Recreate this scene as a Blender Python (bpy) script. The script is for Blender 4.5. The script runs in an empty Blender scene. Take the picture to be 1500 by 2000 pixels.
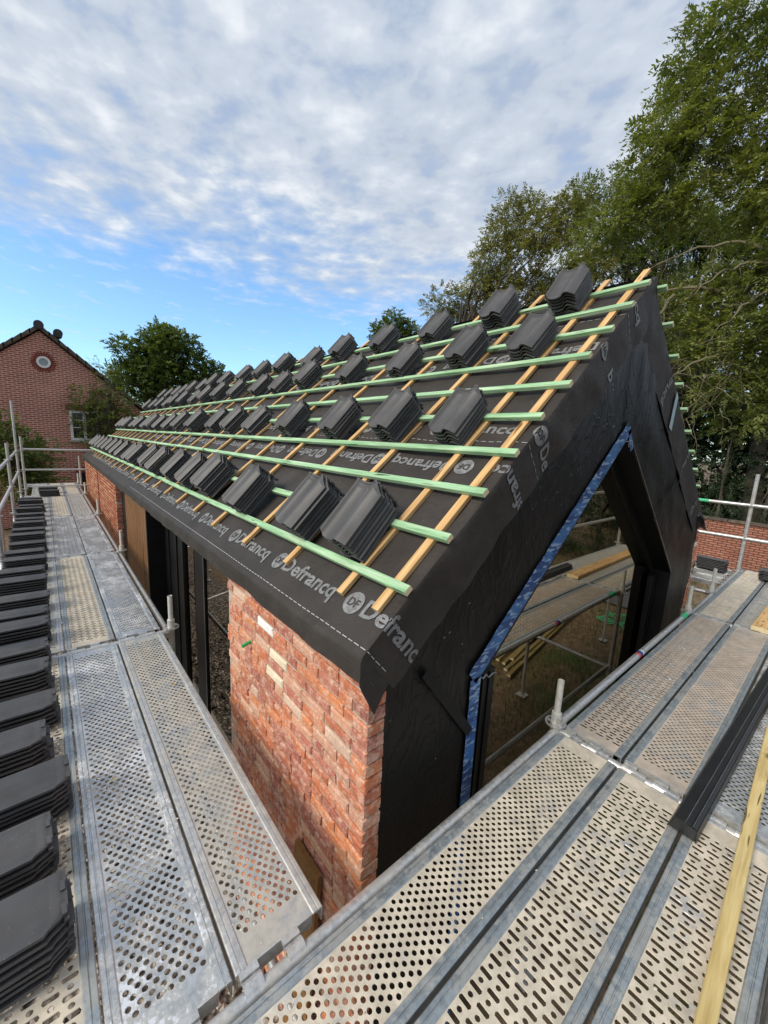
import bpy, bmesh, math, random
import numpy as np
from mathutils import Vector, Matrix, noise

random.seed(7); np.random.seed(7)
S = bpy.context.scene
R = math.radians

# ------------------------------------------------------------------ camera, sky, sun, exposure
cam_d = bpy.data.cameras.new('camera'); cam = bpy.data.objects.new('camera', cam_d)
S.collection.objects.link(cam)
yaw, pitch, roll = 0.707567804, -0.173812039, 0.0491133444
F = Vector((math.sin(yaw)*math.cos(pitch), math.cos(yaw)*math.cos(pitch), math.sin(pitch)))
rt = Vector((math.cos(yaw), -math.sin(yaw), 0)); up = rt.cross(F)
r2 = rt*math.cos(roll) + up*math.sin(roll); u2 = -rt*math.sin(roll) + up*math.cos(roll)
cam.matrix_world = Matrix(((r2.x, u2.x, -F.x, 0), (r2.y, u2.y, -F.y, 0), (r2.z, u2.z, -F.z, 1.66), (0, 0, 0, 1)))
cam_d.sensor_fit = 'VERTICAL'; cam_d.sensor_height = 36; cam_d.sensor_width = 27
cam_d.lens = 36*779.08/2000
cam_d.clip_start = 0.05; cam_d.clip_end = 2000
S.camera = cam
S.view_settings.view_transform = 'Standard'; S.view_settings.look = 'None'
S.view_settings.exposure = 0.80; S.view_settings.gamma = 1
S.view_settings.use_curve_mapping = False

SUN_EL, SUN_AZ = R(40), R(-84)          # azimuth from +Y towards +X
w = bpy.data.worlds.new('World'); S.world = w; w.use_nodes = True
nt = w.node_tree; N = nt.nodes; Lk = nt.links
for n_ in list(N): N.remove(n_)
def nd(t, **k):
    n_ = N.new(t)
    for a, b in k.items(): setattr(n_, a, b)
    return n_
out = nd('ShaderNodeOutputWorld'); bg = nd('ShaderNodeBackground'); bg.inputs['Strength'].default_value = 0.09
sky = nd('ShaderNodeTexSky', sky_type='NISHITA', sun_disc=False, sun_elevation=SUN_EL, sun_rotation=SUN_AZ)
sky.air_density = 1.0; sky.dust_density = 0.6; sky.ozone_density = 1.5
tc = nd('ShaderNodeTexCoord'); sp = nd('ShaderNodeSeparateXYZ'); Lk.new(tc.outputs['Generated'], sp.inputs[0])
def mth(op, a, b=None, c=None, clamp=False):
    m = nd('ShaderNodeMath', operation=op); m.use_clamp = clamp
    for i, v in enumerate((a, b, c)):
        if v is None: continue
        if isinstance(v, (int, float)): m.inputs[i].default_value = v
        else: Lk.new(v, m.inputs[i])
    return m.outputs[0]
zz = mth('MAXIMUM', sp.outputs['Z'], 0.03)
px = mth('DIVIDE', sp.outputs['X'], zz); py = mth('DIVIDE', sp.outputs['Y'], zz)
cb = nd('ShaderNodeCombineXYZ'); Lk.new(px, cb.inputs[0]); Lk.new(py, cb.inputs[1])
def wnoise(scale, detail, rough, off, dist=0.0, sx=1, sy=1, rz=0):
    mp = nd('ShaderNodeMapping'); Lk.new(cb.outputs[0], mp.inputs[0]); mp.inputs['Location'].default_value = off
    mp.inputs['Scale'].default_value = (sx, sy, 1); mp.inputs['Rotation'].default_value = (0, 0, rz)
    n_ = nd('ShaderNodeTexNoise'); Lk.new(mp.outputs[0], n_.inputs['Vector'])
    n_.inputs['Scale'].default_value = scale; n_.inputs['Detail'].default_value = detail
    n_.inputs['Roughness'].default_value = rough; n_.inputs['Distortion'].default_value = dist
    return n_.outputs['Fac']
big = wnoise(0.9, 3, 0.5, (3.1, 1.7, 0)); mid = wnoise(4.6, 4, 0.5, (0.3, 4.4, 0), 0.12, 1, 0.9, 0.5)
fine = wnoise(11.0, 5, 0.55, (7.7, 2.2, 0), 0.15, 1, 0.9, 0.5)
# the sheet of cloud ends some way off; beyond it the sky is clear but for wisps
dist_ = mth('ADD', py, mth('MULTIPLY', px, 0.2))
edge = mth('ADD', dist_, mth('MULTIPLY_ADD', big, 1.6, -0.8))
cover = mth('MULTIPLY_ADD', edge, -0.62, 2.12)                       # 1 inside, 0 at the far edge
cover = mth('MINIMUM', mth('MAXIMUM', cover, -0.14), 1.02)
cells = mth('MULTIPLY_ADD', mid, 0.64, mth('MULTIPLY', fine, 0.36))
dens = mth('MULTIPLY_ADD', cells, 2.5, mth('ADD', cover, -1.22))
densc = mth('MINIMUM', mth('MAXIMUM', dens, 0.0), 1.0)
thick = mth('MULTIPLY_ADD', cells, 2.0, mth('MULTIPLY_ADD', big, 0.7, -1.0), clamp=True)
rmp = nd('ShaderNodeValToRGB'); Lk.new(thick, rmp.inputs[0])
e = rmp.color_ramp.elements; e[0].position = 0.12; e[0].color = (3.3, 3.75, 4.5, 1); e[1].position = 0.85; e[1].color = (6.2, 6.4, 6.6, 1)
ele = rmp.color_ramp.elements.new(0.42); ele.color = (4.0, 4.45, 5.1, 1)
skm = nd('ShaderNodeMixRGB', blend_type='MULTIPLY'); skm.inputs[0].default_value = 1; Lk.new(sky.outputs[0], skm.inputs[1]); skm.inputs[2].default_value = (1.12, 1.42, 1.60, 1)
mx = nd('ShaderNodeMixRGB'); Lk.new(densc, mx.inputs[0]); Lk.new(skm.outputs[0], mx.inputs[1]); Lk.new(rmp.outputs[0], mx.inputs[2])
Lk.new(mx.outputs[0], bg.inputs['Color']); Lk.new(bg.outputs[0], out.inputs[0])

sun_d = bpy.data.lights.new('sun', 'SUN'); sun = bpy.data.objects.new('sun', sun_d); S.collection.objects.link(sun)
sun_d.energy = 2.1; sun_d.angle = R(24); sun_d.color = (1, 0.93, 0.82)
sd = Vector((math.sin(SUN_AZ)*math.cos(SUN_EL), math.cos(SUN_AZ)*math.cos(SUN_EL), math.sin(SUN_EL)))
sun.rotation_euler = sd.to_track_quat('Z', 'Y').to_euler()

# ------------------------------------------------------------------ helpers
COL = S.collection
def link(o, parent=None):
    COL.objects.link(o)
    if parent is not None: o.parent = parent
    return o
def tag(o, label=None, cat=None, group=None, kind=None):
    if label: o['label'] = label
    if cat: o['category'] = cat
    if group: o['group'] = group
    if kind: o['kind'] = kind
    return o
def empty(name, loc, label, cat, group=None, rz=0):
    o = bpy.data.objects.new(name, None); o.location = loc; o.rotation_euler = (0, 0, rz); o.empty_display_size = 0.1
    link(o); return tag(o, label, cat, group)
class MB:
    def __init__(s): s.v = []; s.f = []; s.m = []
    def add(s, vs, fs, mi=0):
        b = len(s.v); s.v += [tuple(v) for v in vs]; s.f += [tuple(b+i for i in f) for f in fs]; s.m += [mi]*len(fs); return s
    def box(s, x0, x1, y0, y1, z0, z1, mi=0):
        return s.add([(x0,y0,z0),(x1,y0,z0),(x1,y1,z0),(x0,y1,z0),(x0,y0,z1),(x1,y0,z1),(x1,y1,z1),(x0,y1,z1)],
                     [(0,3,2,1),(4,5,6,7),(0,1,5,4),(1,2,6,5),(2,3,7,6),(3,0,4,7)], mi)
    def tube(s, p, q, r, n=12, r2=None, cap=True, mi=0):
        p, q = Vector(p), Vector(q); d = (q-p).normalized()
        a = d.cross(Vector((0,0,1)) if abs(d.z) < .9 else Vector((1,0,0))).normalized(); b = d.cross(a)
        r2 = r if r2 is None else r2
        vs = [p+(a*math.cos(t)+b*math.sin(t))*r for t in [2*math.pi*i/n for i in range(n)]] + \
             [q+(a*math.cos(t)+b*math.sin(t))*r2 for t in [2*math.pi*i/n for i in range(n)]]
        fs = [(i, n+i, n+(i+1) % n, (i+1) % n) for i in range(n)]
        if cap: fs += [tuple(range(n)), tuple(range(2*n-1, n-1, -1))]
        return s.add(vs, fs, mi)
    def path(s, pts, rad, n=6):
        for i in range(len(pts)-1):
            s.tube(pts[i], pts[i+1], rad[i], n, rad[i+1], cap=(i == len(pts)-2))
        return s
    def prism(s, poly, y0, y1, axis='Y', mi=0):
        # poly in the plane across the axis
        n = len(poly)
        if axis == 'Y': A = [(x, y0, z) for x, z in poly]; B = [(x, y1, z) for x, z in poly]
        elif axis == 'X': A = [(y0, x, z) for x, z in poly]; B = [(y1, x, z) for x, z in poly]
        else: A = [(x, y, y0) for x, y in poly]; B = [(x, y, y1) for x, y in poly]
        return s.add(A+B, [tuple(range(n)), tuple(range(2*n-1, n-1, -1))]+[(i, n+i, n+(i+1) % n, (i+1) % n) for i in range(n)], mi)
    def mesh(s, name, mats, smooth=False, fix=True):
        me = bpy.data.meshes.new(name); me.from_pydata(s.v, [], s.f)
        for m in (mats if isinstance(mats, (list, tuple)) else [mats]): me.materials.append(m)
        if any(s.m): me.polygons.foreach_set('material_index', s.m)
        if fix:
            bm = bmesh.new(); bm.from_mesh(me); bmesh.ops.recalc_face_normals(bm, faces=bm.faces); bm.to_mesh(me); bm.free()
        if smooth:
            me.polygons.foreach_set('use_smooth', [True]*len(me.polygons))
            me.set_sharp_from_angle(angle=R(40))
        me.update(); return me
    def build(s, name, mats, parent=None, smooth=False, fix=True):
        return link(bpy.data.objects.new(name, s.mesh(name, mats, smooth, fix)), parent)
def inst(name, me, parent=None, loc=(0,0,0), rot=None, mat=None, scale=None):
    o = bpy.data.objects.new(name, me); link(o, parent)
    if mat is not None: o.matrix_local = mat
    else:
        o.location = loc
        if rot: o.rotation_euler = rot
        if scale: o.scale = scale
    return o
ORD = ['first','second','third','fourth','fifth','sixth','seventh','eighth','ninth','tenth','eleventh','twelfth','thirteenth',
       'fourteenth','fifteenth','sixteenth','seventeenth','eighteenth','nineteenth','twentieth']+['far']*20

# ------------------------------------------------------------------ materials
def newmat(name):
    m = bpy.data.materials.new(name); m.use_nodes = True
    return m, m.node_tree, m.node_tree.nodes['Principled BSDF']
def lnk(t, a, b): t.links.new(a, b)
def mvec(t, scale=(1,1,1), rand=True, space='Object'):
    c = t.nodes.new('ShaderNodeTexCoord'); mp = t.nodes.new('ShaderNodeMapping'); mp.inputs['Scale'].default_value = scale
    if space == 'World':
        g = t.nodes.new('ShaderNodeNewGeometry'); lnk(t, g.outputs['Position'], mp.inputs[0]); return mp.outputs[0]
    if rand:
        oi = t.nodes.new('ShaderNodeObjectInfo'); a = t.nodes.new('ShaderNodeVectorMath'); a.operation = 'MULTIPLY_ADD'
        lnk(t, oi.outputs['Random'], a.inputs[0]); a.inputs[1].default_value = (37, 53, 71); lnk(t, c.outputs['Object'], a.inputs[2])
        lnk(t, a.outputs[0], mp.inputs[0])
    else: lnk(t, c.outputs[space], mp.inputs[0])
    return mp.outputs[0]
def mnoise(t, vec, scale, detail=4, rough=0.55, dist=0):
    n_ = t.nodes.new('ShaderNodeTexNoise'); lnk(t, vec, n_.inputs['Vector'])
    n_.inputs['Scale'].default_value = scale; n_.inputs['Detail'].default_value = detail
    n_.inputs['Roughness'].default_value = rough; n_.inputs['Distortion'].default_value = dist
    return n_.outputs['Fac']
def ramp(t, fac, stops, interp='LINEAR'):
    r = t.nodes.new('ShaderNodeValToRGB'); r.color_ramp.interpolation = interp; lnk(t, fac, r.inputs[0]); el = r.color_ramp.elements
    while len(el) < len(stops): el.new(0.5)
    for i, (p, c) in enumerate(stops):
        el[i].position = p; el[i].color = (*c, 1) if len(c) == 3 else c
    return r.outputs[0]
def mixc(t, fac, a, b, mode='MIX'):
    m = t.nodes.new('ShaderNodeMixRGB'); m.blend_type = mode
    for i, v in enumerate((fac, a, b)):
        if isinstance(v, (int, float)): m.inputs[i].default_value = v
        elif isinstance(v, tuple): m.inputs[i].default_value = (*v, 1)
        else: lnk(t, v, m.inputs[i])
    return m.outputs[0]
def bump(t, b, h, strength=0.3, dist=0.01, normal=None):
    n_ = t.nodes.new('ShaderNodeBump'); n_.inputs['Strength'].default_value = strength; n_.inputs['Distance'].default_value = dist
    lnk(t, h, n_.inputs['Height'])
    if normal is not None: lnk(t, normal, n_.inputs['Normal'])
    lnk(t, n_.outputs[0], b.inputs['Normal']); return n_.outputs[0]
def speck(name, c0, c1, scale=8, rough=0.6, metal=0, bstr=0.15, bscale=60, sc=(1,1,1), rand=True, spec=0.5, bdist=0.004):
    m, t, b = newmat(name); v = mvec(t, sc, rand)
    lnk(t, ramp(t, mnoise(t, v, scale), [(0.3, c0), (0.7, c1)]), b.inputs['Base Color'])
    b.inputs['Roughness'].default_value = rough; b.inputs['Metallic'].default_value = metal; b.inputs['Specular IOR Level'].default_value = spec
    if bstr: bump(t, b, mnoise(t, v, bscale, 3), bstr, bdist)
    return m
def wood(name, c0, c1, c2, ends=None, knots=True):
    m, t, b = newmat(name); v = mvec(t, (0.9, 14, 14)); g = mnoise(t, v, 3.2, 6, 0.6, 0.6)
    col = ramp(t, g, [(0.28, c0), (0.5, c1), (0.72, c2)])
    if knots:
        v2 = mvec(t, (4, 16, 16)); k = mnoise(t, v2, 1.0, 2)
        col = mixc(t, ramp(t, k, [(0.68, (0,0,0)), (0.74, (1,1,1))]), col, tuple(x*0.45 for x in c0))
    v3 = mvec(t, (1.3, 3, 3)); col = mixc(t, 0.35, col, ramp(t, mnoise(t, v3, 2.0, 3), [(0.3, (0.62,0.62,0.62)), (0.7, (1.1,1.08,1.02))]), 'MULTIPLY')
    v4 = mvec(t, (2.1, 30, 30)); nl = ramp(t, mnoise(t, v4, 2.0, 1, 0.3), [(0.72, (0,0,0)), (0.76, (1,1,1))]); col = mixc(t, nl, col, tuple(x*0.35 for x in c0))
    lnk(t, col, b.inputs['Base Color']); b.inputs['Roughness'].default_value = 0.75; b.inputs['Specular IOR Level'].default_value = 0.25
    bump(t, b, g, 0.25, 0.003); return m
M_orange = wood('pine_wood', (0.40, 0.21, 0.08), (0.60, 0.37, 0.16), (0.72, 0.50, 0.26))
M_green = wood('green_treated_wood', (0.15, 0.31, 0.15), (0.31, 0.51, 0.30), (0.52, 0.64, 0.45))
M_endgrain = speck('sawn_end_wood', (0.55, 0.45, 0.25), (0.72, 0.62, 0.40), 40, 0.8)
M_plank = wood('pale_pine_wood', (0.42, 0.30, 0.11), (0.56, 0.43, 0.19), (0.66, 0.54, 0.28))
M_oldplank = wood('weathered_batten_wood', (0.16, 0.12, 0.045), (0.25, 0.19, 0.075), (0.32, 0.25, 0.11))
M_clad = wood('stained_cladding_wood', (0.11, 0.052, 0.020), (0.18, 0.090, 0.036), (0.25, 0.135, 0.058), knots=False)
M_plyw = wood('brown_board_wood', (0.17, 0.08, 0.025), (0.24, 0.12, 0.04), (0.3, 0.16, 0.06), knots=False)
M_tile = None
def tile_mat():
    m, t, b = newmat('dark_grey_roof_tile'); v = mvec(t)
    oi = t.nodes.new('ShaderNodeObjectInfo')
    base = ramp(t, mnoise(t, v, 9, 5), [(0.3, (0.050, 0.049, 0.050)), (0.7, (0.072, 0.071, 0.072))])
    base = mixc(t, ramp(t, mnoise(t, v, 130, 2), [(0.735, (0,0,0)), (0.76, (1,1,1))]), base, (0.30, 0.29, 0.28))
    base = mixc(t, 1.0, base, ramp(t, oi.outputs['Random'], [(0, (0.88,0.88,0.88)), (1, (1.16,1.15,1.13))]), 'MULTIPLY')
    lnk(t, base, b.inputs['Base Color']); b.inputs['Roughness'].default_value = 0.52; b.inputs['Specular IOR Level'].default_value = 0.45
    bump(t, b, mnoise(t, v, 220, 2), 0.12, 0.002); return m
M_tile = tile_mat()
def membrane(name, c0, c1, rough, wr, scale=(1,1,1), wscale=4.0, spec=0.4, crease=0.5):
    m, t, b = newmat(name); v = mvec(t, scale, False); v1 = mvec(t, (1,1,1), False)
    base = ramp(t, mnoise(t, v1, 5, 5), [(0.3, c0), (0.7, c1)])
    base = mixc(t, ramp(t, mnoise(t, v1, 2.2, 6, 0.7), [(0.56, (0,0,0)), (0.72, (.55,.55,.55))]), base, tuple(x*1.5 for x in c1))      # dust films
    base = mixc(t, ramp(t, mnoise(t, v1, 70, 2), [(0.74, (0,0,0)), (0.77, (1,1,1))]), base, (0.17, 0.16, 0.145))
    lnk(t, base, b.inputs['Base Color']); b.inputs['Roughness'].default_value = rough; b.inputs['Specular IOR Level'].default_value = spec
    n1 = bump(t, b, mnoise(t, v, wscale, 4, 0.5, 1.2), wr, 0.03)
    cn = mnoise(t, v, wscale*1.7, 3, 0.55, 2.0); rg = ramp(t, cn, [(0.44, (0,0,0)), (0.5, (1,1,1)), (0.56, (0,0,0))]); n2 = bump(t, b, rg, crease, 0.006, n1)
    bump(t, b, mnoise(t, v1, 500, 2), 0.15, 0.001, n2); return m
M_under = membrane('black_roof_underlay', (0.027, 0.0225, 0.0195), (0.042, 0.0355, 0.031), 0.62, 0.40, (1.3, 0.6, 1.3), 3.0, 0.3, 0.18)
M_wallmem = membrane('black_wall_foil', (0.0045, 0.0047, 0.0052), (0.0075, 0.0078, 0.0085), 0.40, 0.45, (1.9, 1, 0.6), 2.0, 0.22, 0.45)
M_print = speck('grey_print', (0.10, 0.10, 0.10), (0.23, 0.235, 0.24), 38, 0.6, 0, 0.0)
M_dash = speck('pale_print', (0.30, 0.30, 0.30), (0.42, 0.42, 0.42), 30, 0.6, 0, 0.0)
M_blackmetal = speck('black_coated_metal', (0.005, 0.005, 0.0055), (0.009, 0.009, 0.0095), 5, 0.42, 0, 0.05, 30, (1,1,1), True, 0.25)
M_trim = speck('black_trim_metal', (0.010, 0.010, 0.011), (0.016, 0.016, 0.017), 5, 0.45, 0, 0.05, 30)
M_edge = speck('bare_edge_metal', (0.25, 0.25, 0.26), (0.4, 0.4, 0.41), 15, 0.35, 0.8, 0.05)
M_white = speck('white_painted_frame', (0.68, 0.68, 0.64), (0.8, 0.8, 0.77), 6, 0.5, 0, 0.05)
M_plastgreen = speck('green_plastic', (0.02, 0.30, 0.08), (0.03, 0.38, 0.11), 8, 0.4, 0, 0)
M_greenpaint = speck('green_paint', (0.03, 0.38, 0.16), (0.08, 0.46, 0.24), 40, 0.6, 0, 0)
M_red = speck('red_sticker', (0.7, 0.06, 0.02), (0.8, 0.09, 0.03), 20, 0.4, 0, 0)
M_blue = speck('blue_sticker', (0.01, 0.04, 0.20), (0.02, 0.06, 0.26), 20, 0.4, 0, 0)
M_whites = speck('white_sticker', (0.75, 0.75, 0.75), (0.82, 0.82, 0.82), 20, 0.4, 0, 0)
M_paletape = speck('pale_blue_tape', (0.30, 0.42, 0.48), (0.40, 0.50, 0.55), 20, 0.5, 0, 0.05)
M_foilstrip = speck('foil_joint_strip', (0.005, 0.0055, 0.0065), (0.008, 0.0085, 0.010), 12, 0.5, 0, 0.1, 60, (1,1,1), True, 0.2)
M_tarp = membrane('grey_tarpaulin', (0.06, 0.065, 0.075), (0.10, 0.105, 0.12), 0.5, 0.6, (1,1,1), 4)
M_concrete = speck('grey_block', (0.28, 0.27, 0.25), (0.4, 0.38, 0.35), 14, 0.9)
M_pole_dark = speck('rubber_dark', (0.03, 0.03, 0.03), (0.05, 0.05, 0.05), 10, 0.8)

def steel(name, dust, dustcol=(0.46, 0.40, 0.31), base=(0.57, 0.57, 0.56), metal=0.70, rough=0.42, stain=0.35, powder=0.0):
    m, t, b = newmat(name); v = mvec(t); big_ = mnoise(t, v, 2.6, 6, 0.62); mid_ = mnoise(t, v, 13, 5, 0.65); sm = mnoise(t, v, 60, 3, 0.6)
    sp_ = ramp(t, mnoise(t, v, 45, 3, 0.6), [(0.35, tuple(x*0.80 for x in base)), (0.62, tuple(x*1.1 for x in base))])
    met = mixc(t, ramp(t, big_, [(0.4, (0,0,0)), (0.68, (stain, stain, stain))]), sp_, tuple(x*0.55 for x in base))
    def add(x, k, y):
        q = t.nodes.new('ShaderNodeMath'); q.operation = 'MULTIPLY_ADD'; lnk(t, x, q.inputs[0]); q.inputs[1].default_value = k
        if isinstance(y, float): q.inputs[2].default_value = y
        else: lnk(t, y, q.inputs[2])
        return q.outputs[0]
    fld = add(big_, 0.9, add(mid_, 0.7, add(sm, 0.35, 0.0)))                   # mean about 0.97
    lo = 1.16-dust*0.42; f = ramp(t, fld, [(max(0.0, min(lo-0.10, .98)), (0,0,0)), (min(1.0, lo+0.10), (min(1, dust+0.12),)*3)])
    dc = mixc(t, ramp(t, mid_, [(0.35, (0,0,0)), (0.7, (1,1,1))]), tuple(x*0.74 for x in dustcol), tuple(min(1, x*1.16) for x in dustcol))
    dc = mixc(t, ramp(t, sm, [(0.6, (0,0,0)), (0.75, (.5,.5,.5))]), dc, tuple(x*0.6 for x in dustcol))
    col = mixc(t, f, met, dc)
    if powder:
        pw = ramp(t, add(big_, 0.8, add(sm, 0.6, add(mid_, 0.35, 0.0))), [(0.93, (0,0,0)), (1.0, (powder,)*3)]); col = mixc(t, pw, col, (0.74, 0.76, 0.80))
    lnk(t, col, b.inputs['Base Color'])
    lnk(t, add(f, -metal, metal), b.inputs['Metallic']); lnk(t, add(f, 0.25, add(mid_, 0.2, rough-0.1)), b.inputs['Roughness'])
    bump(t, b, mid_, 0.10, 0.002); return m
M_steel = steel('galvanised_steel', 0.12)
M_rail = steel('weathered_rail_steel', 0.22, (0.40, 0.36, 0.30), (0.38, 0.42, 0.44), 0.7, 0.45, 0.45)
M_steelclean = steel('galvanised_deck_steel', 0.28, (0.50, 0.48, 0.44), (0.54, 0.55, 0.55), 0.75, 0.32, 0.4, 0.85)
M_steelmid = steel('dusty_deck_steel', 0.58, (0.42, 0.385, 0.32), (0.48, 0.50, 0.505))
M_steeldust = steel('sandy_deck_steel', 0.86, (0.55, 0.485, 0.385), rough=0.36)
M_steelbrown = steel('brown_dusted_deck_steel', 0.84, (0.43, 0.36, 0.295), rough=0.36)
M_castwhite = speck('pale_cast_zinc', (0.5, 0.5, 0.46), (0.68, 0.67, 0.6), 40, 0.6, 0.3)

def brickmat(name, island):
    m, t, b = newmat(name); wv = mvec(t, (1,1,1), False, 'World'); v = mvec(t)
    if island:
        g = t.nodes.new('ShaderNodeNewGeometry'); rnd = g.outputs['Random Per Island']
    else:
        oi = t.nodes.new('ShaderNodeObjectInfo'); rnd = oi.outputs['Random']
    pal = ramp(t, rnd, [(0.0, (0.46, 0.155, 0.085)), (0.16, (0.54, 0.185, 0.090)), (0.30, (0.60, 0.225, 0.105)), (0.42, (0.44, 0.165, 0.115)),
                        (0.52, (0.58, 0.31, 0.205)), (0.66, (0.37, 0.130, 0.095)), (0.79, (0.60, 0.36, 0.25)), (0.87, (0.52, 0.19, 0.10)), (0.955, (0.66, 0.48, 0.36)), (0.97, (0.31, 0.13, 0.10))], 'CONSTANT')
    blot = mnoise(t, wv, 2.3, 4, 0.6)
    col = mixc(t, ramp(t, blot, [(0.50, (0,0,0)), (0.66, (0.42,0.42,0.42))]), pal, (0.25, 0.115, 0.095))       # weathered mauve clouds on the old bricks
    fn = mnoise(t, wv, 26, 5, 0.65)
    col = mixc(t, ramp(t, fn, [(0.46, (0,0,0)), (0.64, (0.66,0.66,0.66))]), col, (0.68, 0.48, 0.37))        # lime smears
    f2 = mnoise(t, wv, 75, 3, 0.6)
    col = mixc(t, 0.55, col, ramp(t, f2, [(0.3, (0.5,0.5,0.5)), (0.65, (1.2,1.18,1.15))]), 'MULTIPLY')
    lnk(t, col, b.inputs['Base Color']); b.inputs['Roughness'].default_value = 0.92; b.inputs['Specular IOR Level'].default_value = 0.15
    bump(t, b, fn, 0.5, 0.012); return m
M_brick = brickmat('reclaimed_red_brick', False); M_brickI = brickmat('reclaimed_red_brick_laid', True)
M_brickpale = speck('pale_cream_brick', (0.62, 0.52, 0.36), (0.74, 0.66, 0.50), 20, 0.9, 0, 0.4, 40)
M_brickwhite = speck('white_painted_brick', (0.70, 0.69, 0.65), (0.80, 0.79, 0.76), 20, 0.8, 0, 0.4, 40)
M_mortar = speck('sandy_mortar', (0.34, 0.27, 0.21), (0.48, 0.40, 0.32), 30, 0.95, 0, 0.5, 80)
def bricktex(name, axis, c1, c2, mortar, bw=0.215, rh=0.064, ms=0.007):
    m, t, b = newmat(name); g = t.nodes.new('ShaderNodeNewGeometry'); s_ = t.nodes.new('ShaderNodeSeparateXYZ'); c = t.nodes.new('ShaderNodeCombineXYZ')
    lnk(t, g.outputs['Position'], s_.inputs[0]); lnk(t, s_.outputs[axis], c.inputs[0]); lnk(t, s_.outputs['Z'], c.inputs[1])
    br = t.nodes.new('ShaderNodeTexBrick'); lnk(t, c.outputs[0], br.inputs['Vector'])
    br.inputs['Scale'].default_value = 1; br.inputs['Brick Width'].default_value = bw; br.inputs['Row Height'].default_value = rh
    br.inputs['Mortar Size'].default_value = ms; br.inputs['Mortar Smooth'].default_value = 0.2; br.inputs['Bias'].default_value = 0
    br.inputs['Color1'].default_value = (*c1, 1); br.inputs['Color2'].default_value = (*c2, 1); br.inputs['Mortar'].default_value = (*mortar, 1)
    n_ = mnoise(t, g.outputs['Position'], 1.1, 5, 0.6); n2 = mnoise(t, g.outputs['Position'], 18, 4, 0.6)
    col = mixc(t, 0.6, br.outputs['Color'], ramp(t, n_, [(0.3, (0.72,0.7,0.7)), (0.7, (1.15,1.12,1.1))]), 'MULTIPLY')
    col = mixc(t, 0.5, col, ramp(t, n2, [(0.3, (0.6,0.6,0.6)), (0.7, (1.25,1.22,1.2))]), 'MULTIPLY')
    lnk(t, col, b.inputs['Base Color']); b.inputs['Roughness'].default_value = 0.92; b.inputs['Specular IOR Level'].default_value = 0.15
    bump(t, b, br.outputs['Fac'], -0.6, 0.01); return m
M_nbrick = bricktex('neighbour_red_brick', 'X', (0.30, 0.085, 0.058), (0.40, 0.125, 0.085), (0.66, 0.48, 0.39), 0.22, 0.068, 0.0125)
M_gbrick = bricktex('garden_wall_brick', 'Y', (0.34, 0.135, 0.095), (0.44, 0.20, 0.14), (0.10, 0.06, 0.045), 0.23, 0.075, 0.016)
M_farbrick = bricktex('reclaimed_brick_far', 'Y', (0.38, 0.10, 0.05), (0.58, 0.30, 0.18), (0.10, 0.06, 0.04), 0.30, 0.0637, 0.012)
def glassmat(name, ior, tint, dark=(0.9, 0.92, 0.9)):
    m = bpy.data.materials.new(name); m.use_nodes = True; t = m.node_tree; t.nodes.clear()
    o = t.nodes.new('ShaderNodeOutputMaterial'); g = t.nodes.new('ShaderNodeBsdfGlossy'); tr = t.nodes.new('ShaderNodeBsdfTransparent'); x = t.nodes.new('ShaderNodeMixShader')
    fr = t.nodes.new('ShaderNodeFresnel'); fr.inputs['IOR'].default_value = ior; g.inputs['Roughness'].default_value = 0.0
    g.inputs['Color'].default_value = (*tint, 1); tr.inputs['Color'].default_value = (*dark, 1)
    lnk(t, fr.outputs[0], x.inputs[0]); lnk(t, tr.outputs[0], x.inputs[1]); lnk(t, g.outputs[0], x.inputs[2]); lnk(t, x.outputs[0], o.inputs[0]); return m
M_glass = glassmat('coated_window_glass', 5.0, (1.0, 0.92, 0.76), (0.35, 0.36, 0.34)); M_glass2 = glassmat('door_glass', 4.0, (1.0, 0.95, 0.86), (0.35, 0.36, 0.34))
M_nglass = speck('dark_window_pane', (0.012, 0.014, 0.016), (0.03, 0.035, 0.035), 3, 0.08, 0, 0)
M_frost = speck('grey_round_pane', (0.20, 0.25, 0.26), (0.28, 0.33, 0.34), 3, 0.2, 0, 0)
def bluetape():
    m, t, b = newmat('blue_sealing_tape'); v = mvec(t, (16, 40, 60), False)
    vo = t.nodes.new('ShaderNodeTexVoronoi'); vo.feature = 'F1'; vo.distance = 'CHEBYCHEV'; lnk(t, v, vo.inputs['Vector']); vo.inputs['Scale'].default_value = 0.55
    f = ramp(t, vo.outputs['Color'], [(0.45, (0,0,0)), (0.5, (1,1,1))])
    c = mixc(t, f, (0.010, 0.050, 0.17), (0.03, 0.12, 0.30)); f2 = ramp(t, mnoise(t, v, 0.9, 1), [(0.58, (0,0,0)), (0.60, (1,1,1))])
    c = mixc(t, f2, c, (0.22, 0.32, 0.46)); lnk(t, c, b.inputs['Base Color']); b.inputs['Roughness'].default_value = 0.45; return m
M_bluetape = bluetape()
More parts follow.
